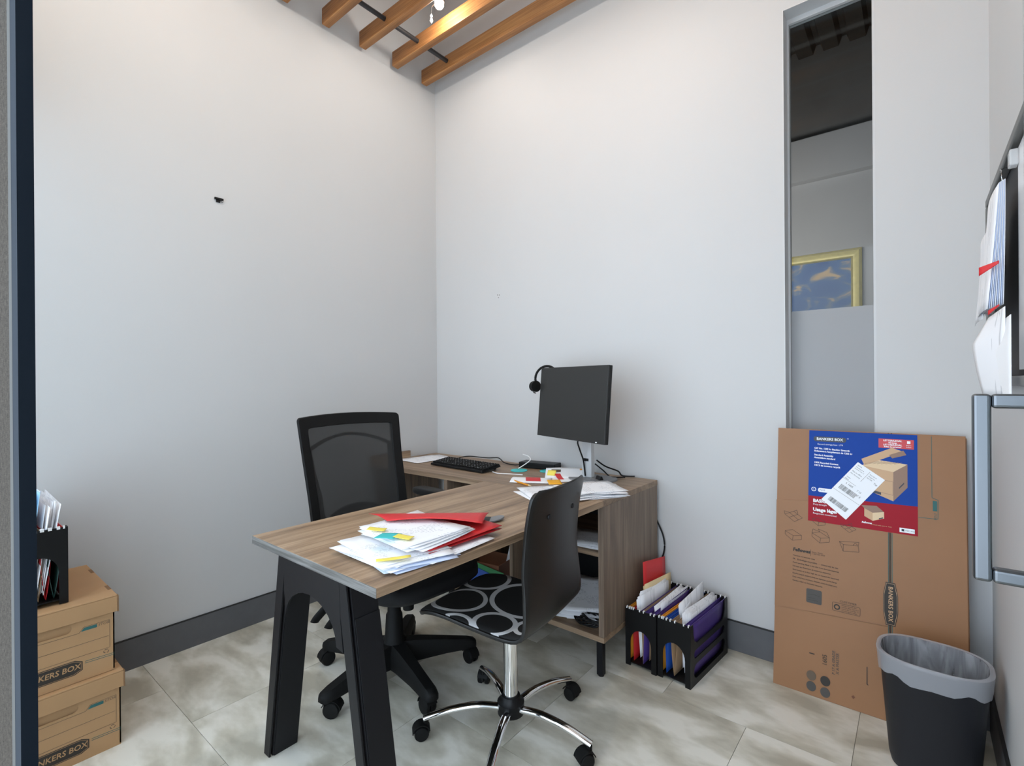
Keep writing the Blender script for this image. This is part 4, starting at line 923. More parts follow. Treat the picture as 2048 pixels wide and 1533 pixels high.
def insert(root, x, n, w, h, z0, label, mat='printed', lean=0.0, fan=1.5, y=0.0, step=0.002, ang=0.0, name='paper_bundle', cat='papers', arcb=0.0):
    """upright papers standing in a folder; w along the holder, h upwards"""
    b = empty(name, world_pt(root, (x, y, z0)), root.rotation_euler.z, label, cat)
    for i in range(n):
        t = (i - (n - 1) / 2)
        mb = MB().grid(6, 6, lambda u, v: (arcb * math.sin(PI * v) + lean * v * h, (u - 0.5) * w, v * h))
        o = mb.build('sheet', mat if not isinstance(mat, (list, tuple)) else mat[i % len(mat)], b, smooth=60, solid=0.0007)
        o.location = (t * step, random.uniform(-1, 1) * 0.005 * fan, random.uniform(0, 1) * 0.006 * fan); o.rotation_euler = (math.radians(ang + random.uniform(-fan, fan)), math.radians(random.uniform(-0.5, 0.5) * fan), 0)
    return b
hA = holder((1.742, -0.219, 0), math.radians(-3), 'black plastic file holder nearest the credenza end panel')
hanging(hA, -0.058, 'orange', 'orange hanging folder at the credenza side of the left floor file holder')
hanging(hA, -0.038, 'red2', 'dark red hanging folder in the left floor file holder', 0.005)
insert(hA, -0.028, 1, 0.23, 0.36, 0.035, 'tall red card folder sticking up from the left floor file holder', 'red', -0.10, 0, 0.02, ang=-8, name='red_folder', cat='folder')
insert(hA, -0.022, 2, 0.27, 0.275, 0.03, 'manila folder rising behind white papers in the left floor file holder', 'manila', -0.06, 2, 0.04, ang=-3, name='manila_folder', cat='folder', step=0.006)
insert(hA, -0.012, 5, 0.28, 0.245, 0.03, 'white papers standing high in the left floor file holder', 'printed', -0.08, 4, -0.02, step=0.002, ang=-3)
hanging(hA, 0.006, 'purple', 'purple hanging folder in the middle of the left floor file holder', 0.009, inner='kraft_in')
insert(hA, 0.022, 1, 0.31, 0.19, 0.03, 'brown kraft card in the left floor file holder', 'kraft_in', 0.02, 0, name='kraft_card', cat='folder')
insert(hA, 0.036, 6, 0.29, 0.215, 0.03, 'white papers at the right of the left floor file holder', 'printed', 0.0, 3, 0.03, step=0.0022, arcb=0.006)
hanging(hA, 0.055, 'purple', 'outermost purple hanging folder of the left floor file holder', 0.008)
hB = holder((1.895, -0.222, 0), math.radians(-5), 'black plastic file holder with slotted side, nearest the flat cartons')
hanging(hB, -0.058, 'orange', 'orange hanging folder in the right floor file holder')
hanging(hB, -0.038, 'blue', 'blue hanging folder in the right floor file holder', 0.007)
insert(hB, -0.018, 3, 0.24, 0.27, 0.03, 'tall printed pages slanting up from the right floor file holder', 'printed', 0.02, 3, 0.05, ang=6, step=0.003)
hanging(hB, -0.004, 'kraft_in', 'brown hanging folder in the right floor file holder', 0.010, belly=0.006)
insert(hB, 0.022, 12, 0.30, 0.222, 0.03, 'thick wad of white papers in the right floor file holder', 'printed', 0.0, 3, 0.02, step=0.0022)
insert(hB, -0.010, 1, 0.085, 0.085, 0.185, 'small white card peeping out of the right floor file holder', 'paper', 0.02, 0, -0.04, ang=12, name='card_slip', cat='paper slip')
hanging(hB, 0.054, 'purple', 'broad purple hanging folder behind the slotted side of the right floor file holder', 0.010)

# ================================================================== CARTONS ON THE LEFT
def storage_box(loc, label, dx_=0.0):
    """front (printed) face looks to +x; local origin at floor centre; body 0.44 deep, 0.298 wide"""
    r = empty('storage_box', loc, 0, label, 'storage box')
    bw, bd, bh = 0.165, 0.22, 0.252
    y0, y1, x0, x1 = -bw, bw, -bd, bd
    MB().box(x0, x1, y0, y1, 0, 0.004).build('bottom', 'kraft', r)
    for s in (-1, 1): MB().box(x0, x1, s * bw - (0.004 if s > 0 else 0), s * bw + (0.004 if s < 0 else 0), 0.004, bh).build('side', 'kraft', r)
    face = [(y0, 0.004), (y1, 0.004), (y1, bh), (y0, bh)]
    hole = rrect(-0.053, 0.053, 0.168, 0.197, 0.0135)
    plate('front', [face, hole], 0.002, frame((x1 - 0.002, 0, 0), (0, 1, 0), (0, 0, 1)), 'kraft', r)
    plate('back', [face, hole], 0.002, frame((x0 + 0.002, 0, 0), (0, 1, 0), (0, 0, 1)), 'kraft', r)
    MB().box(x1 - 0.012, x1 - 0.008, -0.07, 0.07, 0.150, 0.215).build('hand_hole_flap', 'kraft', r)
    lid = MB()
    lx, ly = bd + 0.007, bw + 0.007
    lid.box(-lx, lx, -ly, ly, bh, bh + 0.006)
    ld = lid.build('lid', 'kraft', r, bevel=0.002)
    sk = 0.052
    MB().box(lx - 0.005, lx, -ly, ly, bh - sk, bh).build('lid_skirt', 'kraft', ld, bevel=0.001)
    MB().box(-lx, -lx + 0.005, -ly, ly, bh - sk, bh).build('lid_skirt', 'kraft', ld, bevel=0.001)
    for s in (-1, 1):
        MB().box(-lx + 0.005, lx - 0.005, s * ly - (0.005 if s > 0 else 0), s * ly + (0.005 if s < 0 else 0), bh - sk, bh).build('lid_skirt', 'kraft', ld, bevel=0.001)
        MB().box(lx - 0.02, lx + 0.0015, s * (ly + 0.002) - 0.002, s * (ly + 0.002) + 0.002, bh - sk - 0.002, bh + 0.002).build('lid_corner', 'kraft_edge', ld, bevel=0.001)
        for sx in (0.13, -0.12): MB().box(sx - 0.025, sx + 0.025, s * (ly - 0.006) - 0.005, s * (ly - 0.006) + 0.005, bh + 0.0055, bh + 0.0068).build('slot', 'kraft_edge', ld)
    # print on the front face
    fr = frame((x1 + 0.0004, 0, 0), (0, 1, 0), (0, 0, 1))
    def lineq(pts, w=0.0012, mat='ink_grey', nm='print_line'):
        mb = MB()
        for (a, b), (c, d) in zip(pts, pts[1:]):
            v = Vector((c - a, d - b)); n = Vector((-v.y, v.x)).normalized() * w / 2
            mb.poly([(a + n.x, b + n.y, 0), (a - n.x, b - n.y, 0), (c - n.x, d - n.y, 0), (c + n.x, d + n.y, 0)])
        return mb.xf(fr).build(nm, mat, r)
    for s in (-1, 1):
        lineq([(s * 0.064, 0.160), (s * 0.071, 0.160), (s * 0.083, 0.176), (s * 0.152, 0.176), (s * 0.152, 0.082)])
    lineq([(-0.064, 0.160), (0.064, 0.160)]); lineq([(-0.152, 0.122), (0.149, 0.122)]); lineq([(-0.152, 0.082), (0.152, 0.082)])
    MB().poly([(0.076, 0.163, 0), (0.118, 0.163, 0), (0.118, 0.1735, 0), (0.0845, 0.1735, 0)]).xf(fr).build('teal_tab', 'ink_teal', r)
    text('lettering', 'STOR', 0.0125, at(fr, 0.120, 0.1685), 'ink_grey', r, shear=0.25)
    bad = [(-0.080, 0.036), (-0.06, 0.026), (0.06, 0.026), (0.080, 0.036), (0.080, 0.064), (0.06, 0.074), (-0.06, 0.074), (-0.080, 0.064)]
    MB().poly([(x, y, 0) for x, y in bad]).xf(fr).build('logo_badge', 'ink', r)
    lineq([(x * 0.95, 0.05 + (y - 0.05) * 0.87) for x, y in bad + bad[:1]], 0.001, 'kraft', 'logo_outline').location = (0.0003, 0, 0)
    text('lettering', 'BANKERS BOX', 0.0245, at(fr, 0, 0.0505, 0.0005), 'kraft', r, align='CENTER', shear=0.12, bold=0.0004, sx=0.92)
    for dz in (0, 0.006):
        lineq([(0.086, 0.055 + dz), (0.1645, 0.052 + dz)], 0.0016, 'ink_teal'); lineq([(-0.1645, 0.052 + dz), (-0.086, 0.055 + dz)], 0.0016, 'ink_teal')
    for a in (90, 210, 330):
        pts = [(0.142 + 0.007 * math.cos(math.radians(a + d)), 0.072 + 0.006 * math.sin(math.radians(a + d))) for d in (-45, -15, 15, 40)]
        lineq(pts, 0.0022, 'ink_grey', 'recycle_mark')
    return r
storage_box((0.300, -2.107, 0), 'lower cardboard storage box with lid, at the bottom of the stack by the jamb')
storage_box((0.286, -2.120, 0.2595), 'upper cardboard storage box with lid, carrying the black file holder')
hC = holder((0.275, -2.140, 0.520), math.radians(90), 'black plastic file holder on top of the stacked storage boxes')
hanging(hC, 0.056, 'red', 'bright red hanging folder in the file holder on the boxes', 0.006)
hanging(hC, 0.038, 'darkgreen', 'dark green hanging folder in the file holder on the boxes', 0.008, belly=0.01)
hanging(hC, 0.018, 'red2', 'dark red hanging folder in the file holder on the boxes', 0.007, belly=0.008)
hanging(hC, 0.0, 'kraft_in', 'brown hanging folder in the file holder on the boxes', 0.006, belly=0.006)
insert(hC, 0.0, 9, 0.30, 0.29, 0.03, 'white papers standing high in the file holder on the boxes', 'printed', 0.14, 3, -0.02, step=0.003)
insert(hC, -0.03, 3, 0.27, 0.33, 0.03, 'sky blue papers standing in the file holder on the boxes', ['paper_sky', 'paper_sky', 'paper_blue'], 0.09, 3, -0.03, step=0.004)
insert(hC, 0.042, 1, 0.10, 0.06, 0.21, 'orange patterned card tab in the file holder on the boxes', 'orange', 0.05, 0, -0.10, ang=-18, name='card_slip', cat='paper slip')

# ================================================================== FLAT-PACKED CARTONS
cp = empty('flat_carton_bundle', (2.2, -0.163, 0), label='shrink-wrapped bundle of flat brown cartons leaning on the back wall', cat='carton bundle', rot=(math.radians(-7.3), 0, 0))
for k, (a, b, c, d) in enumerate(((0.012, 0.588, 0.004, 1.030), (0.0, 0.596, 0.0, 1.040), (0.006, 0.590, 0.002, 1.036), (-0.002, 0.592, 0.0, 1.042), (0.004, 0.594, 0.003, 1.038))):
    MB().box(a, b, 0.0075 + k * 0.0048, 0.0075 + k * 0.0048 + 0.0042, c, d).build('flat_carton', 'kraft_pack', cp, bevel=0.0015)
F_ = MB()
plate('front_carton', [[(0.0, 0.0), (0.592, 0.0), (0.593, 1.046), (-0.004, 1.046), (-0.004, 0.0)]], 0.0018, frame((0, 0.0052, 0), (1, 0, 0), (0, 0, 1)), 'kraft_pack', cp, bevel=0.001)
plate('carton_flap', [[(-0.004, 0.31), (0.106, 0.318), (0.30, 0.33), (0.374, 0.335), (0.374, 0.75), (0.106, 0.752), (-0.005, 0.742)]], 0.0014, frame((0, 0.0018, 0), (1, 0, 0), (0, 0, 1)), 'kraft_pack', cp, bevel=0.001)
plate('carton_flap', [[(0.108, 0.002), (0.374, 0.002), (0.374, 0.331), (0.108, 0.316)]], 0.0010, frame((0, 0.0022, 0), (1, 0, 0), (0, 0, 1)), 'kraft_pack', cp, bevel=0.0008)
plate('carton_flap', [[(0.384, 0.002), (0.592, 0.002), (0.592, 1.044), (0.384, 1.044)]], 0.0014, frame((0, 0.0018, 0), (1, 0, 0), (0, 0, 1)), 'kraft_pack', cp, bevel=0.001)
fr = frame((0, 0.0001, 0), (1, 0, 0), (0, 0, 1))
def rect(nm, x0, x1, z0, z1, mat, h=0.0, par=None): return MB().poly([(x0, z0, h), (x1, z0, h), (x1, z1, h), (x0, z1, h)]).xf(fr).build(nm, mat, par or cp)
def poly(nm, pts, mat, h=0.0, par=None): return MB().poly([(x, y, h) for x, y in pts]).xf(fr).build(nm, mat, par or cp)
def stroke(nm, lines, w, mat, h=0.0, par=None):
    mb = MB()
    for pts in lines:
        for (a, b), (c, d) in zip(pts, pts[1:]):
            v = Vector((c - a, d - b)); n = Vector((-v.y, v.x)).normalized() * w / 2
            mb.poly([(a + n.x, b + n.y, h), (a - n.x, b - n.y, h), (c - n.x, d - n.y, h), (c + n.x, d + n.y, h)])
    return mb.xf(fr).build(nm, mat, par or cp)
# --- the printed label
lab = MB().box(0.112, 0.460, -0.0004, 0.0, 0.674, 1.042).xf(Matrix.Translation((0, 0.0002, 0))).build('product_label', 'lab_red', cp)
h = 0.0006
poly('blue_field', [(0.112, 0.775), (0.460, 0.781), (0.460, 1.042), (0.112, 1.042)], 'lab_blue', h, lab)
poly('logo_badge', rrect(0.128, 0.240, 0.998, 1.018, 0.009), 'lab_dark', h + 0.0002, lab)
text('lettering', 'BANKERS BOX', 0.0145, at(fr, 0.184, 1.0082, h + 0.0004), 'lab_white', lab, align='CENTER', bold=0.0003, sx=0.95)
text('lettering', 'TM', 0.005, at(fr, 0.242, 1.014, h + 0.0004), 'lab_white', lab)
text('lettering', 'Record storage box  LTR', 0.0085, at(fr, 0.142, 0.987, h + 0.0004), 'lab_white', lab)
for tz, s in ((0.970, 'CSF No. 1205 kg Stacking Strength'), (0.959, 'Endurance à l\'empilement de 1205 kg'), (0.943, 'Standard Assembly'), (0.932, 'Assemblage standard'), (0.912, '100% Recycled Content'), (0.901, '100 % de contenu recyclé')):
    text('lettering', s, 0.0092, at(fr, 0.131, tz, h + 0.0004, -0.03), 'lab_white', lab, bold=0.0003, sx=0.93)
rect('red_tag', 0.344, 0.450, 0.988, 1.023, 'lab_tagred', h + 0.0002, lab)
for tz, s in ((1.0165, 'LETTER/LEGAL'), (1.0085, 'File boxes'), (1.0005, 'LETTRE/LÉGAL'), (0.993, 'Boîtes de rangement')):
    text('lettering', s, 0.0088 if s.isupper() else 0.0062, at(fr, 0.387, tz, h + 0.0004), 'lab_white', lab, align='CENTER', bold=0.00025)
rect('tag_icon', 0.430, 0.440, 1.008, 1.018, 'lab_white', h + 0.0004, lab)
text('lettering', 'boxes', 0.006, at(fr, 0.435, 1.002, h + 0.0004), 'lab_white', lab, align='CENTER'); text('lettering', 'boîtes', 0.006, at(fr, 0.435, 0.995, h + 0.0004), 'lab_white', lab, align='CENTER')
# picture of an open carton
pl = h + 0.0002
poly('picture_face', [(0.290, 0.830), (0.389, 0.790), (0.389, 0.899), (0.290, 0.915)], 'pic1', pl, lab)
poly('picture_face', [(0.389, 0.790), (0.431, 0.846), (0.431, 0.931), (0.389, 0.899)], 'pic2', pl, lab)
poly('picture_face', [(0.290, 0.915), (0.389, 0.899), (0.431, 0.931), (0.345, 0.940)], 'pic3', pl, lab)
poly('picture_lid', [(0.300, 0.915), (0.418, 0.978), (0.385, 0.990), (0.290, 0.940)], 'pic1', pl + 0.0001, lab)
poly('picture_lid', [(0.386, 0.950), (0.428, 0.966), (0.419, 0.982), (0.376, 0.962)], 'pic2', pl + 0.0002, lab)
stroke('picture_line', [[(0.292, 0.873), (0.388, 0.862)], [(0.292, 0.830), (0.388, 0.812)], [(0.388, 0.862), (0.388, 0.812)]], 0.0012, 'pic2', pl + 0.0002, lab)
stroke('picture_line', [[(0.30 + 0.013 * k, 0.922 + 0.001 * k), (0.345 + 0.010 * k, 0.936)] for k in range(8)], 0.001, 'pic2', pl + 0.0002, lab)
poly('picture_badge', [(0.318, 0.816), (0.352, 0.809), (0.352, 0.818), (0.318, 0.825)], 'lab_dark', pl + 0.0002, lab)
poly('picture_badge', [(0.406, 0.838), (0.421, 0.858), (0.421, 0.864), (0.406, 0.844)], 'lab_dark', pl + 0.0002, lab)
poly('picture_face', [(0.300, 0.722), (0.326, 0.708), (0.326, 0.738), (0.300, 0.752)], 'pic1', pl, lab)
poly('picture_face', [(0.326, 0.708), (0.361, 0.722), (0.361, 0.746), (0.326, 0.738)], 'pic3', pl, lab)
poly('picture_face', [(0.290, 0.762), (0.300, 0.752), (0.326, 0.738), (0.361, 0.746), (0.338, 0.766)], 'pic2', pl, lab)
poly('picture_badge', [(0.345, 0.7165), (0.358, 0.722), (0.358, 0.726), (0.345, 0.7205)], 'lab_dark', pl + 0.0001, lab)
poly('recycle_badge', circle(0.131, 0.803, 0.0085), 'lab_white', pl, lab); poly('recycle_badge', circle(0.131, 0.803, 0.006), 'lab_blue', pl + 0.0001, lab); text('recycle_mark', 'A', 0.008, at(fr, 0.131, 0.803, pl + 0.0002), 'lab_white', lab, align='CENTER')
poly('white_pill', rrect(0.146, 0.20, 0.794, 0.810, 0.006), 'lab_white', pl, lab); text('lettering', 'PLUS', 0.009, at(fr, 0.151, 0.802, pl + 0.0002), 'lab_blue', lab)
text('lettering', 'BASIC', 0.017, at(fr, 0.129, 0.757, pl), 'lab_white', lab, bold=0.0008); text('lettering', 'Duty strength', 0.0085, at(fr, 0.129, 0.743, pl), 'lab_white', lab)
text('lettering', 'Usage léger', 0.018, at(fr, 0.129, 0.722, pl), 'lab_white', lab, bold=0.0008); text('lettering', 'Rangement occasionnel', 0.0085, at(fr, 0.129, 0.707, pl, -0.02), 'lab_white', lab)
text('lettering', 'Fellowes', 0.009, at(fr, 0.292, 0.698, pl), 'lab_white', lab, bold=0.0004, shear=0.1); text('lettering', 'Printed with care in  N.A.', 0.006, at(fr, 0.322, 0.694, pl), 'pic1', lab)
rect('white_tag', 0.407, 0.451, 0.681, 0.697, 'lab_white', pl, lab); rect('white_tag_mark', 0.413, 0.421, 0.685, 0.693, 'lab_dark', pl + 0.0002, lab); text('lettering', 'FSC mix', 0.008, at(fr, 0.424, 0.689, pl + 0.0002), 'ink_teal', lab)
# --- white shipping label stuck over it
sl_ = poly('shipping_label', [(0.279, 0.926), (0.158, 0.766), (0.241, 0.698), (0.364, 0.866)], 'lab_white', h + 0.0006, cp)
A0 = Vector((0.279, 0.926)); u_ = (Vector((0.364, 0.866)) - A0); v_ = (Vector((0.158, 0.766)) - A0); lu, lv = u_.length, v_.length; u_.normalize(); v_.normalize()
def onlab(a, b): p = A0 + u_ * a * lu + v_ * b * lv; return (p.x, p.y)
hh = h + 0.0009
ang = math.atan2(u_.y, u_.x)
for a, b, s, sz in ((0.06, 0.05, 'FROM:', 0.006), (0.06, 0.09, 'Warehouse 4', 0.0055), (0.06, 0.125, 'Dock B, Unit 12', 0.0055), (0.06, 0.19, 'Ship to office', 0.007), (0.06, 0.24, 'Attn: Receiving', 0.006), (0.55, 0.07, 'Date 05/14', 0.0055), (0.55, 0.11, 'Weight 9.2', 0.0055), (0.55, 0.15, 'Ref 1605', 0.0055), (0.83, 0.17, 'Tap', 0.009), (0.06, 0.34, 'Order', 0.006), (0.06, 0.38, 'Batch', 0.006), (0.62, 0.46, '7 13', 0.009), (0.20, 0.455, 'L 1605', 0.010), (0.72, 0.54, 'C E', 0.010)):
    x_, y_ = onlab(a, b); text('small_print', s, sz, at(fr, x_, y_, hh, ang), 'ink', sl_)
def bars(a0, a1, b0, b1, n):
    mb = MB(); rnd = random.Random(int(b0 * 1000)); a = a0
    while a < a1:
        w = rnd.choice((0.006, 0.010, 0.016)); q = [onlab(a, b0), onlab(a + w, b0), onlab(a + w, b1), onlab(a, b1)]
        mb.poly([(x, y, hh) for x, y in reversed(q)]); a += w + rnd.choice((0.007, 0.012, 0.018))
    mb.xf(fr).build('barcode', 'ink', sl_)
bars(0.12, 0.72, 0.52, 0.62, 30); bars(0.15, 0.85, 0.84, 0.93, 40)
stroke('rule', [[onlab(0, 0.68), onlab(1, 0.66)], [onlab(0, 0.40), onlab(0.5, 0.40)], [onlab(0.5, 0.03), onlab(0.5, 0.28)]], 0.0008, 'ink_grey', hh, sl_)
# --- printing on the cartons
stroke('teal_line', [[(0.500, 1.040), (0.500, 0.819), (0.517, 0.812), (0.516, 0.745), (0.462, 0.743)]], 0.0015, 'ink_teal', 0.0006)
rect('teal_tab', 0.502, 0.514, 0.772, 0.808, 'ink_teal', 0.0006); text('lettering', 'STOR', 0.010, at(fr, 0.508, 0.766, 0.0006, -PI / 2), 'ink_teal', cp, shear=0.25)
stroke('stripe', [[(0.379, 0.672), (0.379, 0.30)]], 0.0034, 'ink', 0.0006); stroke('stripe', [[(0.385, 0.672), (0.385, 0.30)], [(0.374, 0.672), (0.374, 0.30)]], 0.0018, 'ink_teal', 0.0006)
stroke('stripe', [[(0.374, 1.046), (0.374, 1.042)], [(0.384, 1.046), (0.384, 1.042)]], 0.002, 'ink', 0.0006)
bd_ = poly('logo_badge', [(0.366, 0.338), (0.394, 0.338), (0.402, 0.385), (0.402, 0.445), (0.394, 0.492), (0.366, 0.492), (0.358, 0.445), (0.358, 0.385)], 'ink', 0.0008)
text('lettering', 'BANKERS BOX', 0.019, at(fr, 0.380, 0.415, 0.001, -PI / 2), 'pic1', bd_, align='CENTER', bold=0.0002)
stroke('badge_outline', [[(0.368, 0.342), (0.392, 0.342), (0.3995, 0.386), (0.3995, 0.444), (0.392, 0.488), (0.368, 0.488), (0.3605, 0.444), (0.3605, 0.386), (0.368, 0.342)]], 0.001, 'pic1', 0.001, bd_)
def sketch(cx, cz, s, kind):
    P = lambda x, y: (cx + x * s, cz + y * s)
    base = [[P(-1, 0.1), P(-0.1, -0.6), P(1, -0.3), P(1, 0.25), P(0, 0.05), P(-1, 0.55), P(-1, 0.1)], [P(0, 0.05), P(-0.1, -0.6)], [P(-1, 0.55), P(-0.1, 0.85), P(1, 0.25)]]
    if kind == 0: base = [[P(-1, 0.2), P(0.1, -0.6), P(1, 0), P(0.0, 0.7), P(-1, 0.2)], [P(-0.5, -0.15), P(0.5, 0.4)], [P(-0.45, 0.45), P(0.55, -0.3)], [P(0, 0.7), P(0.35, 0.9), P(0.5, 0.45)], [P(-1, 0.2), P(-1.1, 0.6), P(-0.5, 0.5)]]
    if kind == 2: base += [[P(-0.1, 0.85), P(-0.3, 1.2), P(0.7, 0.9), P(1, 0.25)], [P(-1, 0.55), P(-0.9, 1.1), P(-0.1, 0.85)]]
    if kind == 3: base = [[P(-1, 0.5), P(-0.6, -0.6), P(1, -0.4), P(0.9, 0.3), P(-0.6, 0.2), P(-0.6, -0.6)], [P(-1, 0.5), P(1, 0.75), P(0.9, 0.3)], [P(-1, 0.5), P(-0.6, 0.2)], [P(0.4, 0.3), P(0.6, 0.6), P(0.85, 0.4)]]
    stroke('folding_sketch', base, 0.0011, 'ink', 0.0007)
sketch(0.060, 0.680, 0.032, 0); sketch(0.060, 0.602, 0.030, 1); sketch(0.157, 0.610, 0.030, 2); sketch(0.252, 0.595, 0.032, 3); sketch(0.150, 0.672, 0.022, 1); sketch(0.250, 0.665, 0.024, 0)
text('lettering', 'Fellowes', 0.0175, at(fr, 0.060, 0.549, 0.0007), 'ink', cp, bold=0.0008, shear=0.1); text('small_print', 'Itasca, Illinois\n1 800 955 0959', 0.007, at(fr, 0.128, 0.548, 0.0007), 'ink', cp)
stroke('rule', [[(0.123, 0.560), (0.123, 0.535)]], 0.001, 'ink', 0.0007)
for k, (s, sz, x_) in enumerate((('Warranty and assembly notes', 0.0065, 0.06), ('FR   Emballage recyclable  -  conservez au sec', 0.0085, 0.06), ('Patent pending. Made in the USA from domestic materials', 0.0068, 0.06), ('Fabriqué aux États-Unis de matériaux nationaux', 0.0068, 0.06), ('Stack boxes up to four high; do not exceed the rated load', 0.0068, 0.06), ('Empilez jusqu\'à quatre boîtes; ne dépassez pas la charge', 0.0068, 0.06), ('Keep away from moisture. Recycle where facilities exist', 0.0068, 0.06), ('Gardez à l\'abri de l\'humidité. Recyclez', 0.0068, 0.06))):
    text('small_print', s, sz, at(fr, x_, 0.526 - k * 0.0142, 0.0007, -0.035), 'ink', cp, bold=0.0001)
sq_ = poly('print_block', rrect(0.110, 0.163, 0.352, 0.406, 0.005), 'ink_dot', 0.0007); stroke('print_rule', [[(0.116, 0.384), (0.136, 0.387), (0.157, 0.383)], [(0.116, 0.372), (0.140, 0.372)], [(0.116, 0.364), (0.150, 0.364)]], 0.001, 'ink', 0.0009, sq_)
stroke('print_frame', [rrect(0.199, 0.288, 0.345, 0.376, 0.004) + [(0.288, 0.372)]], 0.0012, 'ink', 0.0007)
text('lettering', 'CUSTOMER', 0.0105, at(fr, 0.222, 0.384, 0.0007), 'ink', cp, shear=0.2); poly('recycle_badge', circle(0.214, 0.360, 0.0105), 'ink', 0.0007); poly('recycle_badge', circle(0.214, 0.360, 0.006), 'kraft_pack', 0.0009)
for k in range(4): text('small_print', ('Please recycle this', 'carton after use and', 'merci de recycler ce', 'carton après usage')[k], 0.0066, at(fr, 0.229, 0.3705 - k * 0.0066, 0.0007), 'ink', cp)
text('lettering', '1', 0.024, at(fr, 0.133, 0.160, 0.0007, PI / 2), 'ink', cp, align='CENTER', bold=0.0008)
text('lettering', '1605', 0.021, at(fr, 0.176, 0.150, 0.0007, PI / 2), 'ink', cp, align='CENTER')
text('lettering', 'P 17 A GRADE', 0.014, at(fr, 0.205, 0.150, 0.0007, PI / 2), 'ink_dot', cp, align='CENTER'); text('lettering', 'X A MASTER', 0.014, at(fr, 0.218, 0.150, 0.0007, PI / 2), 'ink_dot', cp, align='CENTER')
for x_, y_, m_ in ((0.131, 0.077, 'ink_grey'), (0.131, 0.037, 'ink_dot'), (0.178, 0.072, 'ink'), (0.178, 0.030, 'ink_dot')):
    poly('ink_dot', circle(x_, y_, 0.0165, 24, 0.0185), m_, 0.0007)
stroke('slit', [[(0.310, 0.170), (0.310, 0.108), (0.314, 0.106)]], 0.0026, 'ink', 0.0007)
poly('ink_mark', [(0.268, 0.040), (0.274, 0.047), (0.268, 0.054), (0.262, 0.047)], 'brown', 0.0007)

# ================================================================== WASTE BIN
bn = empty('waste_bin', (2.694, -0.345, 0), math.radians(-2), label='charcoal plastic waste bin with a clear liner in the right corner', cat='waste bin')
def oval(ax, ay, z, n=48, e=2.7, wob=0.0, ph=0.0):
    out = []
    for k in range(n):
        a = 2 * PI * k / n; c_, s_ = math.cos(a), math.sin(a); f = 1 + wob * math.sin(7 * a + ph) + wob * 0.6 * math.sin(13 * a + 2 * ph)
        out.append((f * ax * math.copysign(abs(c_) ** (2 / e), c_), f * ay * math.copysign(abs(s_) ** (2 / e), s_), z))
    return out
MB().loft([oval(0.100, 0.078, 0.0), oval(0.106, 0.084, 0.004), oval(0.112, 0.089, 0.03), oval(0.136, 0.109, 0.345), oval(0.140, 0.113, 0.35), oval(0.140, 0.113, 0.357), oval(0.134, 0.107, 0.357), oval(0.130, 0.103, 0.33), oval(0.106, 0.083, 0.012)]).build('bin_body', 'bin', bn, smooth=40)
def wav(ax, ay, z, wz, ph, wob=0.004):
    return [(x, y, zz + wz * math.sin(5 * 2 * PI * k / 48 + ph) + wz * 0.6 * math.sin(11 * 2 * PI * k / 48)) for k, (x, y, zz) in enumerate(oval(ax, ay, z, 48, 2.7, wob, ph))]
MB().loft([wav(0.1385, 0.1115, 0.300, 0.007, 0.4), wav(0.1405, 0.1135, 0.315, 0.004, 1.0), wav(0.1415, 0.1145, 0.335, 0.001, 2.0, 0.003), oval(0.1440, 0.117, 0.352, wob=0.002), oval(0.1445, 0.1175, 0.360), oval(0.140, 0.113, 0.363), oval(0.132, 0.105, 0.361)], False, False).build('liner_rim', 'liner_rim', bn, smooth=60)
MB().loft([oval(0.1315, 0.1045, 0.3605), wav(0.125, 0.098, 0.31, 0.004, 0.5, 0.02), wav(0.114, 0.087, 0.22, 0.01, 1.5, 0.05), wav(0.100, 0.073, 0.12, 0.012, 2.5, 0.08), wav(0.08, 0.055, 0.06, 0.012, 3.1, 0.06), wav(0.03, 0.02, 0.045, 0.004, 1.0)], False, True).build('liner_bag', 'liner', bn, smooth=70)

# ================================================================== NOTICE BOARD ON THE RIGHT WALL
nb_ = empty('notice_board', (WX, -0.80, 1.225), label='grey framed notice board with whiteboard panel on the right wall', cat='notice board')
by0, by1, bz = -0.45, 0.425, 0.545                      # along the wall, local
xf0, xf1 = -0.042, -0.002
MB().box(-0.022, xf1, by0, by1, 0, bz).build('backing', 'felt', nb_)
for a_ in ((by0, by1, bz - 0.022, bz), (by0, by1, 0, 0.022)): MB().box(xf0, -0.0225, *a_).build('frame_rail', 'board_frame', nb_, bevel=0.003)
for a_ in ((by0, by0 + 0.02), (by1 - 0.02, by1)): MB().box(xf0, -0.0225, *a_, 0.0225, bz - 0.0225).build('frame_stile', 'board_frame', nb_, bevel=0.003)
MB().box(-0.030, -0.0225, by0 + 0.02, -0.085, 0.035, bz - 0.03).build('whiteboard_panel', 'whiteboard', nb_, bevel=0.001)
cl_ = MB().box(-0.045, -0.0305, -0.105, -0.075, bz - 0.07, bz - 0.035).build('panel_clip', 'clear_plastic', nb_, bevel=0.003)
MB().tube(smooth_path([(-0.034, 0.04, bz - 0.03), (-0.046, 0.03, bz - 0.035), (-0.048, -0.01, bz - 0.055), (-0.046, 0.0, bz - 0.11), (-0.044, 0.012, bz - 0.09)], 6), 0.0012, 6).build('wire_hook', 'chrome', nb_, smooth=50)
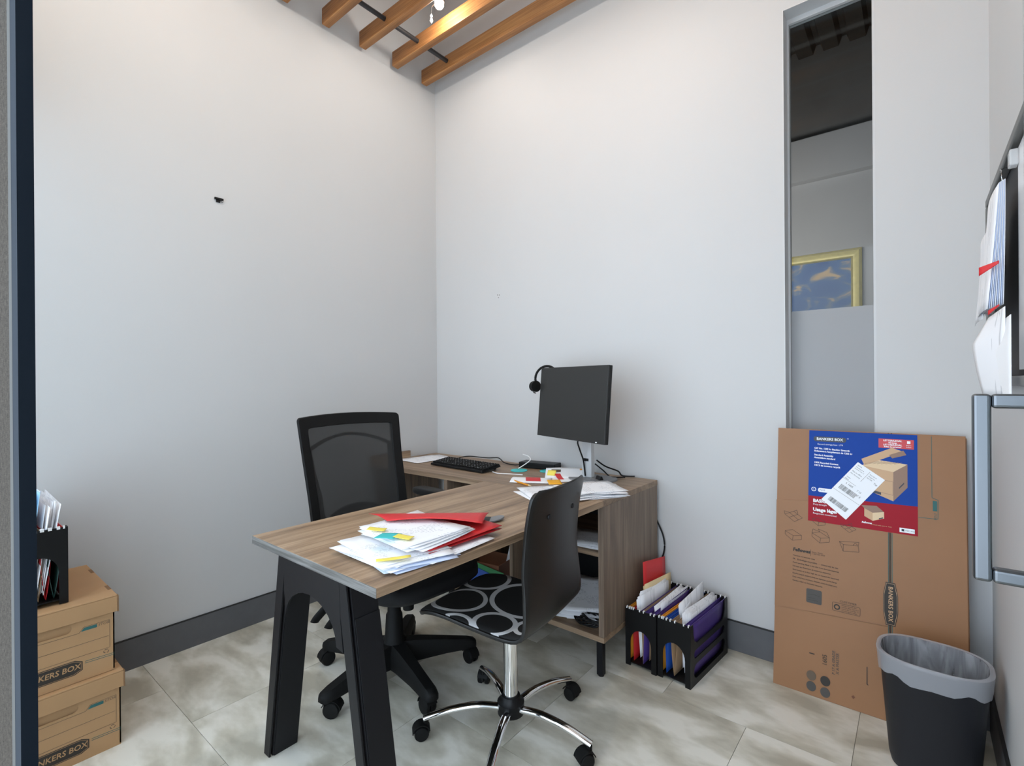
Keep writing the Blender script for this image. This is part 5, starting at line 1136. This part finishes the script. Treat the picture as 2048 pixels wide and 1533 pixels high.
def hung(name, y0, z0, w, hgt, label, mat, n=1, spread=0.0, curlx=0.03, x0=-0.045, group=None, skew=0.0):
    """papers hanging on the board: top edge pinned, lower edge curling away from the wall"""
    r = empty(name, (WX + x0, y0, z0), 0, label, 'paper', group)
    for i in range(n):
        f = i / max(1, n - 1)
        def fn(u, v):
            return (-curlx * (1 - v) ** 1.7 - spread * f * (0.4 + 0.6 * (1 - v)) - 0.004 * math.sin(PI * u), (u - 0.5) * w + skew * (1 - v) + 0.012 * f * (1 - v), -hgt * (1 - v) - 0.006 * f)
        MB().grid(6, 10, fn).build('sheet', mat if i % 2 == 0 else 'paper_blue', r, smooth=60, solid=0.0007)
    return r
hung('paper_wad', -0.80, 1.672, 0.22, 0.27, 'thick wad of white papers hanging from the notice board', 'printed', 9, 0.024, 0.004, -0.052, skew=0.0)
hung('paper_sheet', -0.66, 1.60, 0.21, 0.215, 'white printed sheet behind the wad on the notice board', 'printed', 1, 0, 0.012, -0.066)
ls = empty('paper_sheet', (2.80, -0.93, 1.39), label='lowest white sheet curling away from the notice board below the wad', cat='paper')
def low_fn(u, v):
    # u from the wall outwards, v downwards; the sheet swings out towards the room
    w = interp([(0, 0.016), (0.35, 0.044), (0.7, 0.036), (1.0, 0.026)], v)
    return (-w * u + 0.002, -0.05 * (1 - u) + 0.06 * u, -0.185 * v - 0.012 * u * (1 - v))
MB().grid(8, 12, low_fn).build('sheet', 'printed', ls, smooth=60, solid=0.0007)
MB().grid(8, 12, lambda u, v: (low_fn(u, v)[0] * 0.7 + 0.006, low_fn(u, v)[1] - 0.03, low_fn(u, v)[2] - 0.02)).build('sheet', 'paper', ls, smooth=60, solid=0.0007)
for (x_, y_, z_, w_, lab_) in ((2.783, -0.93, 1.484, 0.030, 'red paper flag sticking out beside the hanging wad'), (2.790, -0.93, 1.392, 0.016, 'tiny orange-red flag below the hanging wad')):
    o = MB().grid(5, 3, lambda u, v: (-w_ * (u - 0.5), 0.02 * u, (v - 0.5) * w_ * 0.42 * (0.5 + u) - 0.014 * (u - 0.5))).build('paper_flag', 'red', None, smooth=60, solid=0.0006); o.location = (x_, y_, z_); tag(o, lab_, 'paper flag')

# ================================================================== PAINTING IN THE HALL, MARKS ON THE WALLS
pt = empty('framed_painting', (1.83, 2.0, 1.45), label='gilt framed painting of a cloudy blue sky seen through the window', cat='painting')
pw, phh = 0.525, 0.753
def fbar(pts): return MB().hexa([pts[0], pts[1], pts[2], pts[3]], [(p[0], -0.035, p[2]) for p in pts])
o1, o2, i1, i2 = pw, phh, pw - 0.068, 0.068
def fpiece(a, b, c, d):
    mb = MB(); n = Vector((0, -1, 0))
    mid = lambda p, q, t: (p[0] + (q[0] - p[0]) * t, p[1] + (q[1] - p[1]) * t)
    rows_ = [(0, -0.002), (0, -0.03), (0.25, -0.045), (0.55, -0.032), (0.8, -0.030), (0.9, -0.036), (1.0, -0.02), (1.0, -0.002)]
    r0 = [(*[mid(a, d, t)[0]], y, mid(a, d, t)[1]) for t, y in rows_]; r1 = [(*[mid(b, c, t)[0]], y, mid(b, c, t)[1]) for t, y in rows_]
    return mb.loft([r0, r1]).build('frame_piece', 'gold', pt, smooth=30)
fpiece((-o1, o2), (o1, o2), (i1, o2 - i2), (-i1, o2 - i2)); fpiece((o1, o2), (o1, 0), (i1, i2), (i1, o2 - i2)); fpiece((o1, 0), (-o1, 0), (-i1, i2), (i1, i2)); fpiece((-o1, 0), (-o1, o2), (-i1, o2 - i2), (-i1, i2))
MB().box(-i1 - 0.002, i1 + 0.002, -0.016, -0.004, i2 - 0.002, o2 - i2 + 0.002).build('canvas', 'painting', pt)
ab = empty('wall_bracket', (-0.01, -1.423, 2.155), label='tiny black bracket left on the bare left wall', cat='bracket')
MB().box(0.0, 0.010, -0.020, 0.020, -0.002, 0.008).box(0.0, 0.006, -0.012, 0.006, -0.014, -0.002).build('plate', 'black_plastic', ab, bevel=0.001)
MB().lathe([(0.001, 0.0), (0.004, 0.0), (0.0035, 0.007), (0.001, 0.008)], (0.006, 0.014, -0.008), 10, 'x').build('screw', 'steel', ab)
an = empty('wall_plug', (0.577, 0.01, 1.80), label='pair of small screw holes in the back wall', cat='screw hole')
for a_, b_ in ((-0.008, 0.006), (0.007, 0.004), (0.001, -0.012)): MB().lathe([(0.0032, -0.0006), (0.0028, 0.0004), (0.001, 0.0004)], (a_, -0.0002, b_), 8, 'y').build('hole', 'ink_dot', an)
